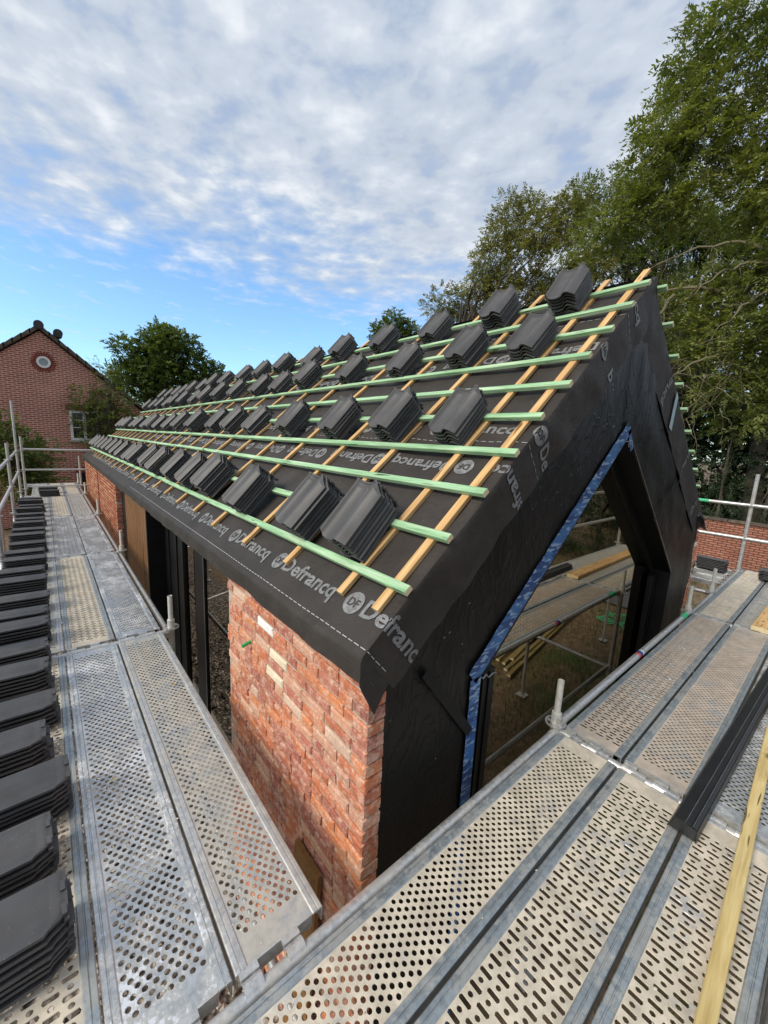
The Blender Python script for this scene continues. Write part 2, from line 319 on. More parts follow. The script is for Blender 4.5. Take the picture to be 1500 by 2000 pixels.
def leafmat(name, c0, c1, c2, tr=0.34):
    m = bpy.data.materials.new(name); m.use_nodes = True; t = m.node_tree; t.nodes.clear(); o = t.nodes.new('ShaderNodeOutputMaterial')
    g = t.nodes.new('ShaderNodeNewGeometry'); col = ramp(t, g.outputs['Random Per Island'], [(0, c0), (0.55, c1), (1, c2)])
    n_ = mnoise(t, g.outputs['Position'], 0.55, 3); col = mixc(t, 0.7, col, ramp(t, n_, [(0.32, (0.42,0.48,0.42)), (0.68, (1.65,1.52,1.2))]), 'MULTIPLY')  # clump-scale highlights and shade painted into the leaf colour
    d = t.nodes.new('ShaderNodeBsdfPrincipled'); d.inputs['Roughness'].default_value = 0.55; d.inputs['Specular IOR Level'].default_value = 0.3; lnk(t, col, d.inputs['Base Color'])
    x = t.nodes.new('ShaderNodeMixShader'); x.inputs[0].default_value = tr; tl = t.nodes.new('ShaderNodeBsdfTranslucent')
    lnk(t, mixc(t, 1, col, (1.5, 1.6, 0.7), 'MULTIPLY'), tl.inputs['Color'])
    lnk(t, d.outputs[0], x.inputs[1]); lnk(t, tl.outputs[0], x.inputs[2]); lnk(t, x.outputs[0], o.inputs[0]); return m
M_leafA = leafmat('ash_leaf', (0.098, 0.128, 0.034), (0.148, 0.180, 0.054), (0.21, 0.22, 0.080))
M_leafB = leafmat('olive_leaf', (0.125, 0.143, 0.048), (0.17, 0.18, 0.068), (0.26, 0.225, 0.115))
M_leafC = leafmat('deep_green_leaf', (0.068, 0.105, 0.030), (0.098, 0.140, 0.042), (0.135, 0.17, 0.055))
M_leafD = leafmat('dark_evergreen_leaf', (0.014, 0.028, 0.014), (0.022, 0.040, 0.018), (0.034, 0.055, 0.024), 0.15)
M_leafE = leafmat('climber_leaf', (0.055, 0.085, 0.025), (0.085, 0.115, 0.035), (0.14, 0.15, 0.05))
M_bark = speck('grey_brown_bark', (0.045, 0.036, 0.026), (0.10, 0.085, 0.06), 6, 0.95, 0, 0.7, 20)
M_twig = speck('pale_twig_bark', (0.11, 0.095, 0.055), (0.19, 0.165, 0.10), 8, 0.9, 0, 0.2)
def groundmat():
    m, t, b = newmat('site_ground'); wv = mvec(t, (1,1,1), False, 'World')
    s_ = t.nodes.new('ShaderNodeSeparateXYZ'); lnk(t, wv, s_.inputs[0])
    n_ = mnoise(t, wv, 0.6, 5, 0.6); n2 = mnoise(t, wv, 9, 5, 0.6)
    soil = ramp(t, n2, [(0.3, (0.10, 0.065, 0.038)), (0.55, (0.17, 0.115, 0.07)), (0.75, (0.26, 0.19, 0.12))])
    grass = ramp(t, n2, [(0.3, (0.035, 0.055, 0.015)), (0.7, (0.09, 0.12, 0.03))])
    col = mixc(t, ramp(t, n_, [(0.52, (0,0,0)), (0.64, (1,1,1))]), soil, grass)
    vo = t.nodes.new('ShaderNodeTexVoronoi'); lnk(t, wv, vo.inputs['Vector']); vo.inputs['Scale'].default_value = 24
    stone = ramp(t, vo.outputs['Color'], [(0.1, (0.10, 0.085, 0.07)), (0.5, (0.24, 0.20, 0.165)), (0.9, (0.42, 0.37, 0.31))])
    stone = mixc(t, 1.0, stone, ramp(t, vo.outputs['Distance'], [(0.25, (1,1,1)), (0.62, (0.3,0.3,0.3))]), 'MULTIPLY')
    a = t.nodes.new('ShaderNodeMath'); a.operation = 'MULTIPLY_ADD'; lnk(t, n_, a.inputs[0]); a.inputs[1].default_value = 0.9; lnk(t, s_.outputs['X'], a.inputs[2])
    # the gravel strip runs along the long wall of the building
    gf = ramp(t, a.outputs[0], [(0.0, (0,0,0)), (1.0, (1,1,1))])
    mr = t.nodes.new('ShaderNodeMapRange'); lnk(t, a.outputs[0], mr.inputs[0]); mr.inputs[1].default_value = -0.6; mr.inputs[2].default_value = -0.3
    mr2 = t.nodes.new('ShaderNodeMapRange'); lnk(t, a.outputs[0], mr2.inputs[0]); mr2.inputs[1].default_value = 2.2; mr2.inputs[2].default_value = 1.9
    mm = t.nodes.new('ShaderNodeMath'); mm.operation = 'MULTIPLY'; lnk(t, mr.outputs[0], mm.inputs[0]); lnk(t, mr2.outputs[0], mm.inputs[1])
    col = mixc(t, mm.outputs[0], col, stone); lnk(t, col, b.inputs['Base Color']); b.inputs['Roughness'].default_value = 0.95
    bump(t, b, mixc(t, mm.outputs[0], n2, vo.outputs['Distance']), 0.8, 0.03); return m
M_ground = groundmat()
def rooftiles():
    m, t, b = newmat('old_roof_tiles'); wv = mvec(t, (1,1,1), False, 'World'); n_ = mnoise(t, wv, 5, 5, 0.65)
    lnk(t, ramp(t, n_, [(0.3, (0.05, 0.04, 0.03)), (0.55, (0.11, 0.085, 0.06)), (0.75, (0.20, 0.17, 0.12))]), b.inputs['Base Color']); b.inputs['Roughness'].default_value = 0.9
    bump(t, b, n_, 0.6, 0.03); return m
M_oldroof = rooftiles()

# ------------------------------------------------------------------ roof geometry of the extension
T = R(40); ES = Vector((-math.cos(T), 0, -math.sin(T))); NL = Vector((-math.sin(T), 0, math.cos(T)))
P0 = Vector((3.196, 0, 2.87)); GZ = -2.0
YF, YEND, SE = 1.085, 14.7, 3.08             # verge fold, far end, eave fold
TR = R(34.5); ESR = Vector((math.cos(TR), 0, -math.sin(TR))); NR = Vector((math.sin(TR), 0, math.cos(TR)))
CB = [1.17, 1.42, 1.95, 2.52, 3.15, 3.72, 4.30, 4.88, 5.46] + [6.04+0.58*i for i in range(15)]
def nz(x, y, z=0): return noise.noise(Vector((x, y, z)))
def roofpt(s, y, lift=0.0, off=-0.04):
    """underlay surface of the left slope: s runs down the slope, y along the ridge; y < YF folds down the verge, s > SE hangs at the eave"""
    nx = min(CB, key=lambda c: abs(c-y)); sag = 0.008*min(1, abs(nx-y)/0.18) if YF < y else 0
    wr = 0.008*nz(s*2.2, y*5.0, 1.3) + 0.005*nz(s*8, y*4, 4.1)
    yy = max(y, YF); h = 0.0
    if s <= SE: base = P0 + ES*s; nrm = NL
    else:
        k = min(1.0, (s-SE)/0.07); a = T+(math.pi/2-T-0.02)*k
        d = s-SE
        base = P0 + ES*SE + Vector((-math.cos((T+a)/2), 0, -math.sin((T+a)/2)))*min(d, 0.07)
        if d > 0.07: base = base + Vector((-0.02, 0, -1)).normalized()*(d-0.07)
        nrm = Vector((-math.sin(a), 0, math.cos(a)))
        wr += 0.010*min(1, d/0.15)*nz(y*2.1, d*4, 9.0) + 0.006*min(1, d/0.2)*nz(y*7, d*6, 2.2)
    p = base + nrm*(off - sag + wr); p.y = yy
    if y < YF:
        d = YF - y; k = min(1, d/0.02)
        p = p - nrm*(d - 0.006*k); p.y = YF - 0.004*k + d*0.03 - 0.020*nz(s*4, d*5, 6.6)*min(1, d/0.08) - 0.012*nz(s*10, d*7+s*3, 1.6)*min(1, d/0.08)
        p.y -= lift
        return p
    return p + nrm*lift
def sheet(name, ss, ys, fn, m, parent, smooth=True):
    b = MB(); n = len(ys); b.v = [tuple(fn(s, y)) for s in ss for y in ys]
    b.f = [(i*n+j, i*n+j+1, (i+1)*n+j+1, (i+1)*n+j) for i in range(len(ss)-1) for j in range(n-1)]; b.m = [0]*len(b.f)
    return b.build(name, m, parent, smooth, fix=False)

HOUSE = empty('house_extension', (3.2, 7.9, GZ), 'unfinished brick extension with battened black roof and stacked tiles on it', 'building')
HL = Vector((3.2, 7.9, GZ)); HINV = Matrix.Translation(-HL)
def hpart(o):
    """child of the building, geometry given in world coordinates"""
    o.parent = HOUSE; o.matrix_parent_inverse = HINV; return o
def sub(o, parent):
    o.parent = parent; o.matrix_parent_inverse = parent.matrix_basis.inverted() @ Matrix.Identity(4) if False else Matrix.Identity(4); return o
# left slope underlay with its verge flap and eave skirt
ss = [-0.02+0.05*i for i in range(61)] + [3.02, 3.06, 3.08, 3.095, 3.11, 3.13, 3.15, 3.19, 3.23]
ys = [YF-0.27, YF-0.23, YF-0.19, YF-0.15, YF-0.11, YF-0.07, YF-0.04, YF-0.02, YF-0.008, YF, YF+0.01] + [1.12+0.05*i for i in range(46)] + [3.5+0.14*i for i in range(80)]
ys = [y for y in ys if y < YEND] + [YEND]
def leftfn(s, y):
    if s > SE and y < YF:                                           # the flap narrows below the eave
        wd = 0.27 - 0.10*min(1, (s-SE)/0.15); y = YF - (YF-y)*wd/0.27
    extra = 0.0
    if s > SE+0.06:
        # the lower edge of the skirt dips at the corner and waves along the wall
        kk = (s-SE-0.06)/0.09
        extra = kk*(0.012*nz(y*1.7, 3.3) + 0.006*nz(y*6, 1.1) + 0.17*max(0, 1-abs(y-0.99)/0.10))
    p = roofpt(s, y); p.z -= extra
    return p
MEML = hpart(sheet('roof_membrane', ss, ys, leftfn, M_under, None))
# right slope
RIDX = P0.x
def rightpt(s, y, lift=0, off=-0.045):
    p = Vector((RIDX+0.02, 0, 2.82+0.04)) + ESR*s + NR*(off+0.006*nz(s*3, y*4, 7)); p.y = max(y, YF+0.01)
    if y < YF+0.01:
        d = YF+0.01-y; k = min(1, d/0.02); p = p - NR*(d-0.006*k); p.y = YF+0.01 - 0.004*k + d*0.05 - 0.014*nz(s*3.5, d*6, 3.6)*min(1, d/0.08) - 0.008*nz(s*9, d*4, 8.6)*min(1, d/0.08) - lift
        return p
    return p + NR*lift
sr = [-0.02+0.06*i for i in range(54)]
yr = [YF+0.01-0.30+0.03*i for i in range(10)]+[YF+0.002, YF+0.01, YF+0.02, YF+0.1, 2, 4, 8, YEND]
MEMR = hpart(sheet('roof_membrane', sr, yr, lambda s, y: rightpt(s, y), M_under, None)); 

# counter battens (down the slope) and tile battens (along the ridge)
def frame(o, x, y, z):                                              # matrix with given origin and axes
    x, y, z = x.normalized(), y.normalized(), z.normalized()
    return Matrix(((x.x, y.x, z.x, o.x), (x.y, y.y, z.y, o.y), (x.z, y.z, z.z, o.z), (0, 0, 0, 1)))
def barmesh(name, L, wd, h, mats, bev=0.0025):
    b = MB(); hw, hh = wd/2, h/2; pr = [(-hw+bev, -hh), (hw-bev, -hh), (hw, -hh+bev), (hw, hh-bev), (hw-bev, hh), (-hw+bev, hh), (-hw, hh-bev), (-hw, -hh+bev)]
    b.prism(pr, 0, L, 'X'); me = b.mesh(name, mats); 
    if len(me.materials) > 1:
        for p in me.polygons:
            if abs(p.normal.x) > 0.9: p.material_index = 1
    return me
YV = Vector((0, 1, 0))
for i, y in enumerate(CB):
    s0 = -0.09+random.uniform(-0.03, 0.03); s1 = 2.925+random.uniform(-0.025, 0.025)
    if i > 4: s1 += random.uniform(-0.05, 0.03)
    me = barmesh('counter_batten', s1-s0, 0.043+random.uniform(-.002,.002), 0.024, [M_orange, M_endgrain])
    o = inst('counter_batten', me, None, mat=HINV @ frame(P0+ES*s0+NL*(-0.0255)+YV*(y+0.004*nz(i*3.3, 0)), ES, YV+ES*random.uniform(-.004,.004), NL)); o.parent = HOUSE
SB = [0.183+0.2886*k for k in range(10)]
for k, s in enumerate(SB):
    y0 = 1.068+random.uniform(-0.012, 0.012); cuts = [y0]
    brk = {9: [5.2, 9.3], 6: [3.35+2.0, 9.9], 7: [6.5], 5: [5.0, 9.0], 2: [4.5, 8.6]}.get(k, [4.8+random.uniform(-1, 1), 9.2])
    for q in brk+[YEND-0.05+random.uniform(-.06,.06)]: cuts.append(q)
    for j in range(len(cuts)-1):
        a, b_ = cuts[j], cuts[j+1]
        me = barmesh('batten', b_-a-(0.0 if j == len(cuts)-2 else 0.004), 0.040, 0.026, [M_green, M_endgrain])
        tilt = random.uniform(-0.0022, 0.0022); X = (YV + ES*tilt).normalized()
        o = inst('batten', me, None, mat=HINV @ frame(P0+ES*(s+random.uniform(-.004,.004))+NL*0.0005+YV*a, X, -ES, NL)); o.parent = HOUSE
for k in range(9):
    x = 3.335+0.262*k; yk = 1.045+0.0045*k
    o3 = Vector((x, yk, 0)); o3.z = (2.86 - (x-RIDX-0.02)*math.tan(TR))+0.012
    me = barmesh('batten', 13.2, 0.040, 0.026, [M_green, M_endgrain])
    o = inst('batten', me, None, mat=HINV @ frame(o3, YV, -ESR, NR)); o.parent = HOUSE

# the print on the underlay
def textmesh(body, size, bold):
    cu = bpy.data.curves.new('t', 'FONT'); cu.body = body; cu.size = size; cu.offset = bold; cu.resolution_u = 3
    ob = bpy.data.objects.new('t', cu); COL.objects.link(ob); dg = bpy.context.evaluated_depsgraph_get(); dg.update()
    me = bpy.data.meshes.new_from_object(ob.evaluated_get(dg)); bpy.data.objects.remove(ob); bpy.data.curves.remove(cu); return me
def gridcut(me, step, x0=None):
    bm = bmesh.new(); bm.from_mesh(me)
    xs = [v.co.x for v in bm.verts]; ys_ = [v.co.y for v in bm.verts]
    for ax, (lo, hi) in ((0, (min(xs), max(xs))), (1, (min(ys_), max(ys_)))):
        c = lo+step
        while c < hi:
            co = [0, 0, 0]; co[ax] = c; no = [0, 0, 0]; no[ax] = 1
            bmesh.ops.bisect_plane(bm, geom=bm.verts[:]+bm.edges[:]+bm.faces[:], plane_co=co, plane_no=no); c += step
    bmesh.ops.triangulate(bm, faces=bm.faces); bm.to_mesh(me); bm.free(); return me
WORD = textmesh('Defrancq', 0.118, 0.0030); DF = textmesh('DF', 0.058, 0.0012)
wx = max(v.co.x for v in WORD.vertices); WSC = 0.50/wx
for v in WORD.vertices: v.co.x *= WSC
WORDF = WORD.copy(); gridcut(WORD, 0.022); 
def disc(rx, ry, n=28):
    b = MB(); b.add([(0,0,0)]+[(rx*math.cos(2*math.pi*i/n), ry*math.sin(2*math.pi*i/n), 0) for i in range(n)]+
                    [(rx*.5*math.cos(2*math.pi*i/n), ry*.5*math.sin(2*math.pi*i/n), 0) for i in range(n)],
                    [(0, 1+n+i, 1+n+(i+1) % n) for i in range(n)]+[(1+n+i, 1+i, 1+(i+1) % n, 1+n+(i+1) % n) for i in range(n)]); return b.mesh('d', M_print, fix=False)
DISC = disc(0.056, 0.056)
def mapprint(src, name, m, s, y, flip, fn, lift, parent, wmax=None):
    me = src.copy(); me.name = name; me.materials.clear(); me.materials.append(m); sg = -1 if flip else 1
    cs = []
    for v in me.vertices:
        sv, yv = s - sg*v.co.y, y - sg*v.co.x
        cs.append(fn(sv, yv, lift))
    if wmax is not None:
        bm = bmesh.new(); bm.from_mesh(me); kill = [f for f in bm.faces if any((y - sg*v.co.x) < wmax for v in f.verts)]
        bmesh.ops.delete(bm, geom=kill, context='FACES'); bm.to_mesh(me); bm.free(); cs = [fn(s - sg*v.co.y, y - sg*v.co.x, lift) for v in me.vertices]
    for v, c in zip(me.vertices, cs): v.co = c
    if len(me.polygons) == 0: return None
    o = link(bpy.data.objects.new(name, me)); o.parent = parent; return o
def leftprint(s, y, lift):
    p = leftfn(s, y); q = roofpt(s, y, lift) - roofpt(s, y, 0); return p+q
def printrow(s, logos, flip, near, fn=leftprint, parent=MEML, wmin=YF-0.265, first_only_word=False):
    sg = -1 if flip else 1
    for i, y in enumerate(logos):
        wd = WORD if y < near else WORDF; lf = 0.0035 if y < near else 0.012
        if y > wmin-0.05:
            mapprint(DISC, 'logo_disc', M_print, s-sg*0.036, y, flip, fn, lf, parent, wmin)
            df = DF.copy(); 
            for v in df.vertices: v.co.x -= 0.036; v.co.y -= 0.020
            mapprint(df, 'logo_letters', M_under, s-sg*0.036, y, flip, fn, lf+0.0018, parent, wmin)
        mapprint(wd, 'lettering', M_print, s, y-sg*0.068, flip, fn, lf, parent, wmin)
PER = 0.72
printrow(2.955, [1.325+PER*i for i in range(17)], False, 5.2)
printrow(1.97, [0.62+PER*i for i in range(12)], True, 5.2)
printrow(1.72, [1.05+PER*i for i in range(8)], False, 3)
printrow(0.83, [0.32, 1.04]+[1.04+PER*i for i in range(1, 6)], True, 3)
printrow(0.40, [0.62+PER*i+0.9 for i in range(6)], False, 3)
def dashrow(s, y0, y1, step, fn, parent):
    b = MB(); y = y0
    while y < y1:
        for q in (0, 1):
            ya, yb = y+q*0.016, y+(q+1)*0.016
            b.add([fn(s, ya, 0.003), fn(s, yb, 0.003), fn(s+0.0035, yb, 0.003), fn(s+0.0035, ya, 0.003)], [(0, 1, 2, 3)])
        y += step
    o = b.build('dashed_line', M_dash, None, fix=False); o.parent = parent; return o
dashrow(3.055, YF-0.16, 6.5, 0.043, leftprint, MEML); dashrow(1.79, YF-0.25, 3.2, 0.05, leftprint, MEML); dashrow(0.5, YF-0.24, 2.4, 0.05, leftprint, MEML)
printrow(0.95, [1.38], False, 3, rightpt, MEMR, YF-0.28); printrow(2.0, [1.32], False, 3, rightpt, MEMR, YF-0.28); printrow(2.75, [0.9], True, 3, rightpt, MEMR, YF-0.28)
# pale tape patch on the right flap
b = MB(); q = [(1.08, YF-0.02), (1.16, YF-0.02), (1.30, YF-0.26), (1.23, YF-0.27)]
b.add([rightpt(s, y, 0.012) for s, y in q], [(0, 1, 2, 3)]); o = b.build('repair_tape', M_paletape, None, fix=False); o.parent = MEMR

# gable wall foil with the window opening
YW, YG = 1.118, 1.285
OP = [(5.02, GZ), (5.02, 0.44), (3.25, 1.80), (1.64, 0.47), (1.66, GZ)]
b = MB()
def patch(p00, p01, p11, p10, nu, nv):
    """p00-p01 lies on the opening, p10-p11 on the outer edge"""
    base = len(b.v)
    for i in range(nu+1):
        for j in range(nv+1):
            u, v = i/nu, j/nv; x = (p00[0]*(1-u)+p01[0]*u)*(1-v)+(p10[0]*(1-u)+p11[0]*u)*v; z = (p00[1]*(1-u)+p01[1]*u)*(1-v)+(p10[1]*(1-u)+p11[1]*u)*v
            k = min(1, v/.2); q = 1.5 if x > 3.3 else 0.7
            dy = 0.022*q*max(0, nz(x*1.5+z*2.2, z*0.7-x*0.6, 2))+0.020*q*abs(nz(x*3.2+z*2.2, z*1.1, 5))**1.5+0.012*q*max(0, nz(x*6+z*1.5, z*1.6-x, 8))
            b.v.append((x, YW-k*dy, z))
    n = nv+1
    b.f += [(base+i*n+j, base+i*n+j+1, base+(i+1)*n+j+1, base+(i+1)*n+j) for i in range(nu) for j in range(nv)]
patch((1.66, GZ), (1.64, .47), (0.96, .72), (0.96, GZ), 40, 14)
patch((1.64, .47), (3.25, 1.80), (3.2, 2.72), (0.96, .72), 44, 22)
patch((3.25, 1.80), (5.02, .44), (5.80, .92), (3.2, 2.72), 50, 24)
patch((5.02, .44), (5.02, GZ), (5.80, GZ), (5.80, .92), 44, 16)
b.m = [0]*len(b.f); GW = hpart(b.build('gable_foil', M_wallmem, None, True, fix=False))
# strips on the foil
def strip(p, q, wd, y, m, name, parent=None):
    p, q = Vector((p[0], y, p[1])), Vector((q[0], y, q[1])); d = (q-p).normalized(); n_ = Vector((-d.z, 0, d.x))*wd/2
    b = MB(); k = max(2, int((q-p).length/0.08)); 
    for i in range(k+1):
        c = p.lerp(q, i/k); b.v += [tuple(c-n_*(1+0.06*nz(i, 1))), tuple(c+n_*(1+0.06*nz(i, 4)))]
    b.f = [(2*i, 2*i+1, 2*i+3, 2*i+2) for i in range(k)]; b.m = [0]*k
    o = b.build(name, m, None, fix=False); return hpart(o)
strip((1.22, 0.66), (1.60, 0.18), 0.05, YW-0.028, M_foilstrip, 'joint_tape'); strip((3.14, 2.35), (3.17, 1.85), 0.045, YW-0.03, M_foilstrip, 'joint_tape')
strip((4.0, 1.10), (4.6, 1.45), 0.03, YW-0.045, M_foilstrip, 'joint_tape')
rs_ = random.Random(4)
stap = MB().box(-.006, .006, -.0015, .0015, -.0015, .0015).mesh('staple', M_edge)
for q in range(26):
    u = rs_.random(); left = q < 15
    x, z = ((1.0+2.0*u, 0.62+1.72*u) if left else (3.35+2.2*u, 2.35-1.6*u)); z -= rs_.uniform(.05, .45)
    if left and z < 0.5+0.83*(x-1.62)+.1: z = 0.5+0.83*(x-1.62)+.15
    if not left and z < 1.80-.77*(x-3.25)+.1: z = 1.80-.77*(x-3.25)+.15
    o = inst('staple', stap, None, (x, YW-.045, z), (0, rs_.uniform(-.8, .8), 0)); o.parent = GW
# window reveal, frame, pane, blue tape
WIN = hpart(link(bpy.data.objects.new('gable_window', None)))
def wp(mb, name, m, smooth=False):
    o = mb.build(name, m, None, smooth); o.parent = WIN; return o
WIN.matrix_parent_inverse = HINV
def ring(outer, wd, y0, y1, closed=False):
    """frame of strips inside an open polyline"""
    pts = [Vector((x, 0, z)) for x, z in outer]; n = len(pts); inn = []
    for i in range(n):
        ds = []
        if i > 0: ds.append((pts[i]-pts[i-1]).normalized())
        if i < n-1: ds.append((pts[i+1]-pts[i]).normalized())
        ns = [Vector((-d.z, 0, d.x)) for d in ds]; nn = sum(ns, Vector())/len(ns); nn = nn/(nn.length**2) if nn.length > 0 else nn
        inn.append(pts[i]+nn*wd)
    res = []
    for i in range(n-1):
        b = MB(); q = [(pts[i].x, pts[i].z), (pts[i+1].x, pts[i+1].z), (inn[i+1].x, inn[i+1].z), (inn[i].x, inn[i].z)]; b.prism(q, y0, y1, 'Y'); res.append(b)
    return res, [(p.x, p.z) for p in inn]
segs, inner = ring(OP, 0.012, YW-0.006, YG+0.06)
for i, b in enumerate(segs): wp(b, 'reveal_board', M_blackmetal)
segs, inner2 = ring(inner, 0.07, YG-0.025, YG+0.05)
for b in segs: wp(b, 'frame', M_blackmetal)
b = MB(); b.prism([(x, z) for x, z in inner2], YG, YG+0.008, 'Y'); wp(b, 'pane', M_glass)
wp(MB().box(1.715, 1.900, 1.165, 1.255, GZ, 0.415), 'jamb_frame', M_blackmetal)
for xx in (1.775, 1.835): wp(MB().box(xx, xx+0.014, 1.155, 1.164, GZ, 0.405), 'frame_rib', M_blackmetal)
b = MB(); b.prism([(1.70, .515), (3.25, 1.795), (3.25, 1.655), (1.83, .435)], 1.165, 1.255, 'Y'); wp(b, 'sloping_frame', M_blackmetal)
for xx in (4.80, 4.90): wp(MB().box(xx, xx+0.05, YG-0.065, YG-0.027, GZ, 0.40), 'frame_rib', M_blackmetal)
b = MB(); zg = [(1.67, .47), (1.705, .438), (1.735, .452), (1.76, .425), (1.80, .437), (1.83, .425)]
for i in range(len(zg)-1): b.tube((zg[i][0], YW-.004, zg[i][1]), (zg[i+1][0], YW-.004, zg[i+1][1]), 0.0035, 5)
wp(b, 'bent_edge_trim', M_edge)
b = MB()
for p, q in (((3.255, 1.80), (5.025, 0.44)),): b.tube((p[0], YW-0.010, p[1]), (q[0], YW-0.010, q[1]), 0.004, 5)  # pale strip stands in for the bright highlight along the right reveal edge
for p, q in (((3.19, 1.745), (3.25, 1.75)), ((3.25, 1.75), (3.25, 1.71)), ((3.25, 1.71), (3.29, 1.71))): b.tube((p[0], YW-0.012, p[1]), (q[0], YW-0.012, q[1]), 0.003, 5)
wp(b, 'edge_highlight', M_edge)
def tapestrip(pts, wd0, name, inward=1):
    b = MB()
    k = 0
    for i in range(len(pts)-1):
        p, q = Vector((pts[i][0], YW-0.016, pts[i][1])), Vector((pts[i+1][0], YW-0.016, pts[i+1][1])); d = (q-p).normalized(); n_ = Vector((-d.z, 0, d.x))
        m_ = int((q-p).length/0.06)+1; vs = []
        for j in range(m_+1):
            c = p.lerp(q, j/m_); w_ = wd0*(1+0.10*nz(j*0.7, i)); vs += [c-n_*w_*0.15, c+n_*w_*0.85*inward]
        b.add(vs, [(2*j, 2*j+1, 2*j+3, 2*j+2) for j in range(m_)])
    return wp(b, name, M_bluetape)
tapestrip([(3.25, 1.83), (1.62, 0.455)], -0.105, 'blue_tape'); tapestrip([(1.655, 0.475), (1.675, GZ)], -0.085, 'blue_tape'); tapestrip([(3.33, 1.70), (3.235, 1.84)], 0.05, 'blue_tape')

# brick walls of individual bricks
def brickmesh(L, D, H, seed):
    rd = random.Random(seed); b = MB(); j = lambda a: rd.uniform(-a, a); hx, hz = L/2, H/2; c = 0.006
    vs = []
    for y, ins in ((0.0, c), (c*0.9, 0.0), (D, 0.0)):
        for sx, sz in ((-1,-1), (1,-1), (1,1), (-1,1)):
            vs += [(sx*(hx-ins)+j(.0032), y+(j(.002) if y < D else 0), sz*(hz-ins)+j(.0026))]
    fs = [(0,1,2,3)]+[(4*r_+i, 4*(r_+1)+i, 4*(r_+1)+(i+1) % 4, 4*r_+(i+1) % 4) for r_ in (0, 1) for i in range(4)]+[(11,10,9,8)]
    b.add(vs, fs); return b.mesh('brick', M_brick)
CH = 0.0637; BH = 0.0520
BM = {}
for ln in (0.205, 0.16, 0.10): BM[ln] = [brickmesh(ln, 0.095, BH, 100*ln+i*13) for i in range(7)]
def wallcore(name, x0, x1, y0, y1, z0, z1):
    return hpart(MB().box(x0, x1, y0, y1, z0, z1).build(name, M_mortar))
XW, YC = 0.905, 1.10
WALL = wallcore('brick_wall', XW+0.010, XW+0.10, YC+0.012, 2.70-0.004, GZ, 0.79)
rest = MB(); nbr = 0
pale = {}
def laybrick(parent, pos, ln, normal, indiv, mat_over=None, seed=0):
    """normal '-X': face looks to -X; brick axis along Y"""
    global nbr
    me = random.choice(BM[ln])
    if mat_over is not None: me = me.copy(); me.materials.clear(); me.materials.append(mat_over)
    Mx = frame(Vector(pos), Vector((0, -1, 0)), Vector((1, 0, 0)), Vector((0, 0, 1)))
    Mx = Mx @ Matrix.Rotation(random.uniform(-.006, .006), 4, 'Z') @ Matrix.Rotation(random.uniform(-.007, .007), 4, 'Y')
    if indiv:
        o = inst('brick', me, None, mat=Mx); o.parent = parent; nbr += 1
    else:
        rest.add([Mx @ v.co for v in me.vertices], [tuple(p.vertices) for p in me.polygons])
targets = {(0.55, 2.18): M_brickwhite, (0.42, 1.89): M_brickpale, (0.56, 1.54): M_brickwhite, (0.30, 2.06): M_brickpale}
z = 0.79-CH/2; c = 0
while z > GZ:
    y = YC; seq = []
    if c % 2: seq.append(0.10)
    while True:
        ln = 0.205 if random.random() < 0.62 else (0.10 if random.random() < 0.62 else 0.16)
        tot = YC+sum(seq)+0.009*len(seq)
        left = 2.70-tot
        if left < 0.09: break
        if left < 0.15: seq.append(0.10); break
        if left < 0.20: seq.append(0.16); break
        seq.append(ln)
    y = YC
    for ln in seq:
        yc = y+ln/2; ov = None
        for (tz, ty), mm in targets.items():
            if abs(z-tz) < CH/2 and abs(yc-ty) < 0.11 and ln > 0.12 and (tz, ty) not in pale: ov = mm; pale[(tz, ty)] = 1
        laybrick(WALL, (XW+random.uniform(-.0018, .002), yc, z+random.uniform(-.0025, .0025)), ln, '-X', (nbr < 262), ov)
        y += ln+0.009
    z -= CH; c += 1
o = rest.build('laid_bricks', M_brickI, None); o.parent = WALL; o['kind'] = 'stuff'
# right-hand wall: only its gable end shows
WALLR = wallcore('brick_wall', 5.80, 5.90, YC+0.012, YEND, GZ, 0.80)
z = 0.80-CH/2; k = 0; rest = MB()
while z > GZ:
    me = random.choice(BM[0.10]); Mx = frame(Vector((5.855, YC, z)), Vector((1, 0, 0)), Vector((0, 1, 0)), Vector((0, 0, 1)))
    if k < 22:
        if k == 2: me = me.copy(); me.materials.clear(); me.materials.append(M_brickpale)
        o = inst('brick', me, None, mat=Mx); o.parent = WALLR
    else: rest.add([Mx @ v.co for v in me.vertices], [tuple(p.vertices) for p in me.polygons])
    z -= CH; k += 1
o = rest.build('laid_bricks', M_brickI, None); o.parent = WALLR; o['kind'] = 'stuff'
# far left wall (two lengths with a joint) and the shell
FARW = hpart(MB().box(XW, XW+0.10, 8.32, 11.25, GZ, 0.79).build('brick_wall', M_farbrick))
hpart(MB().box(XW-0.012, XW+0.09, 11.26, YEND, GZ, 0.79).build('brick_wall', M_farbrick))
b = MB(); z = 0.78; k = 0
while z > GZ:                                                       # toothed end of the far wall
    ln = 0.11 if k % 2 else 0.06; b.box(XW-0.006, XW+0.095, 8.318-0.0-ln*0.35, 8.30+0.04, z-BH, z); z -= CH; k += 1
o = b.build('laid_bricks', M_brickI, None); o.parent = FARW; o['kind'] = 'stuff'
hpart(MB().box(XW+0.02, 5.85, YEND-0.1, YEND, GZ, 0.80).build('end_wall', M_farbrick))
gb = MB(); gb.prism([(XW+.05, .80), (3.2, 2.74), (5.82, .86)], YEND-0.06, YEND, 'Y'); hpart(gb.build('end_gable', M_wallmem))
hpart(MB().box(1.0, 5.75, 1.4, YEND-0.12, GZ+0.02, GZ+0.14).build('floor_slab', M_concrete))
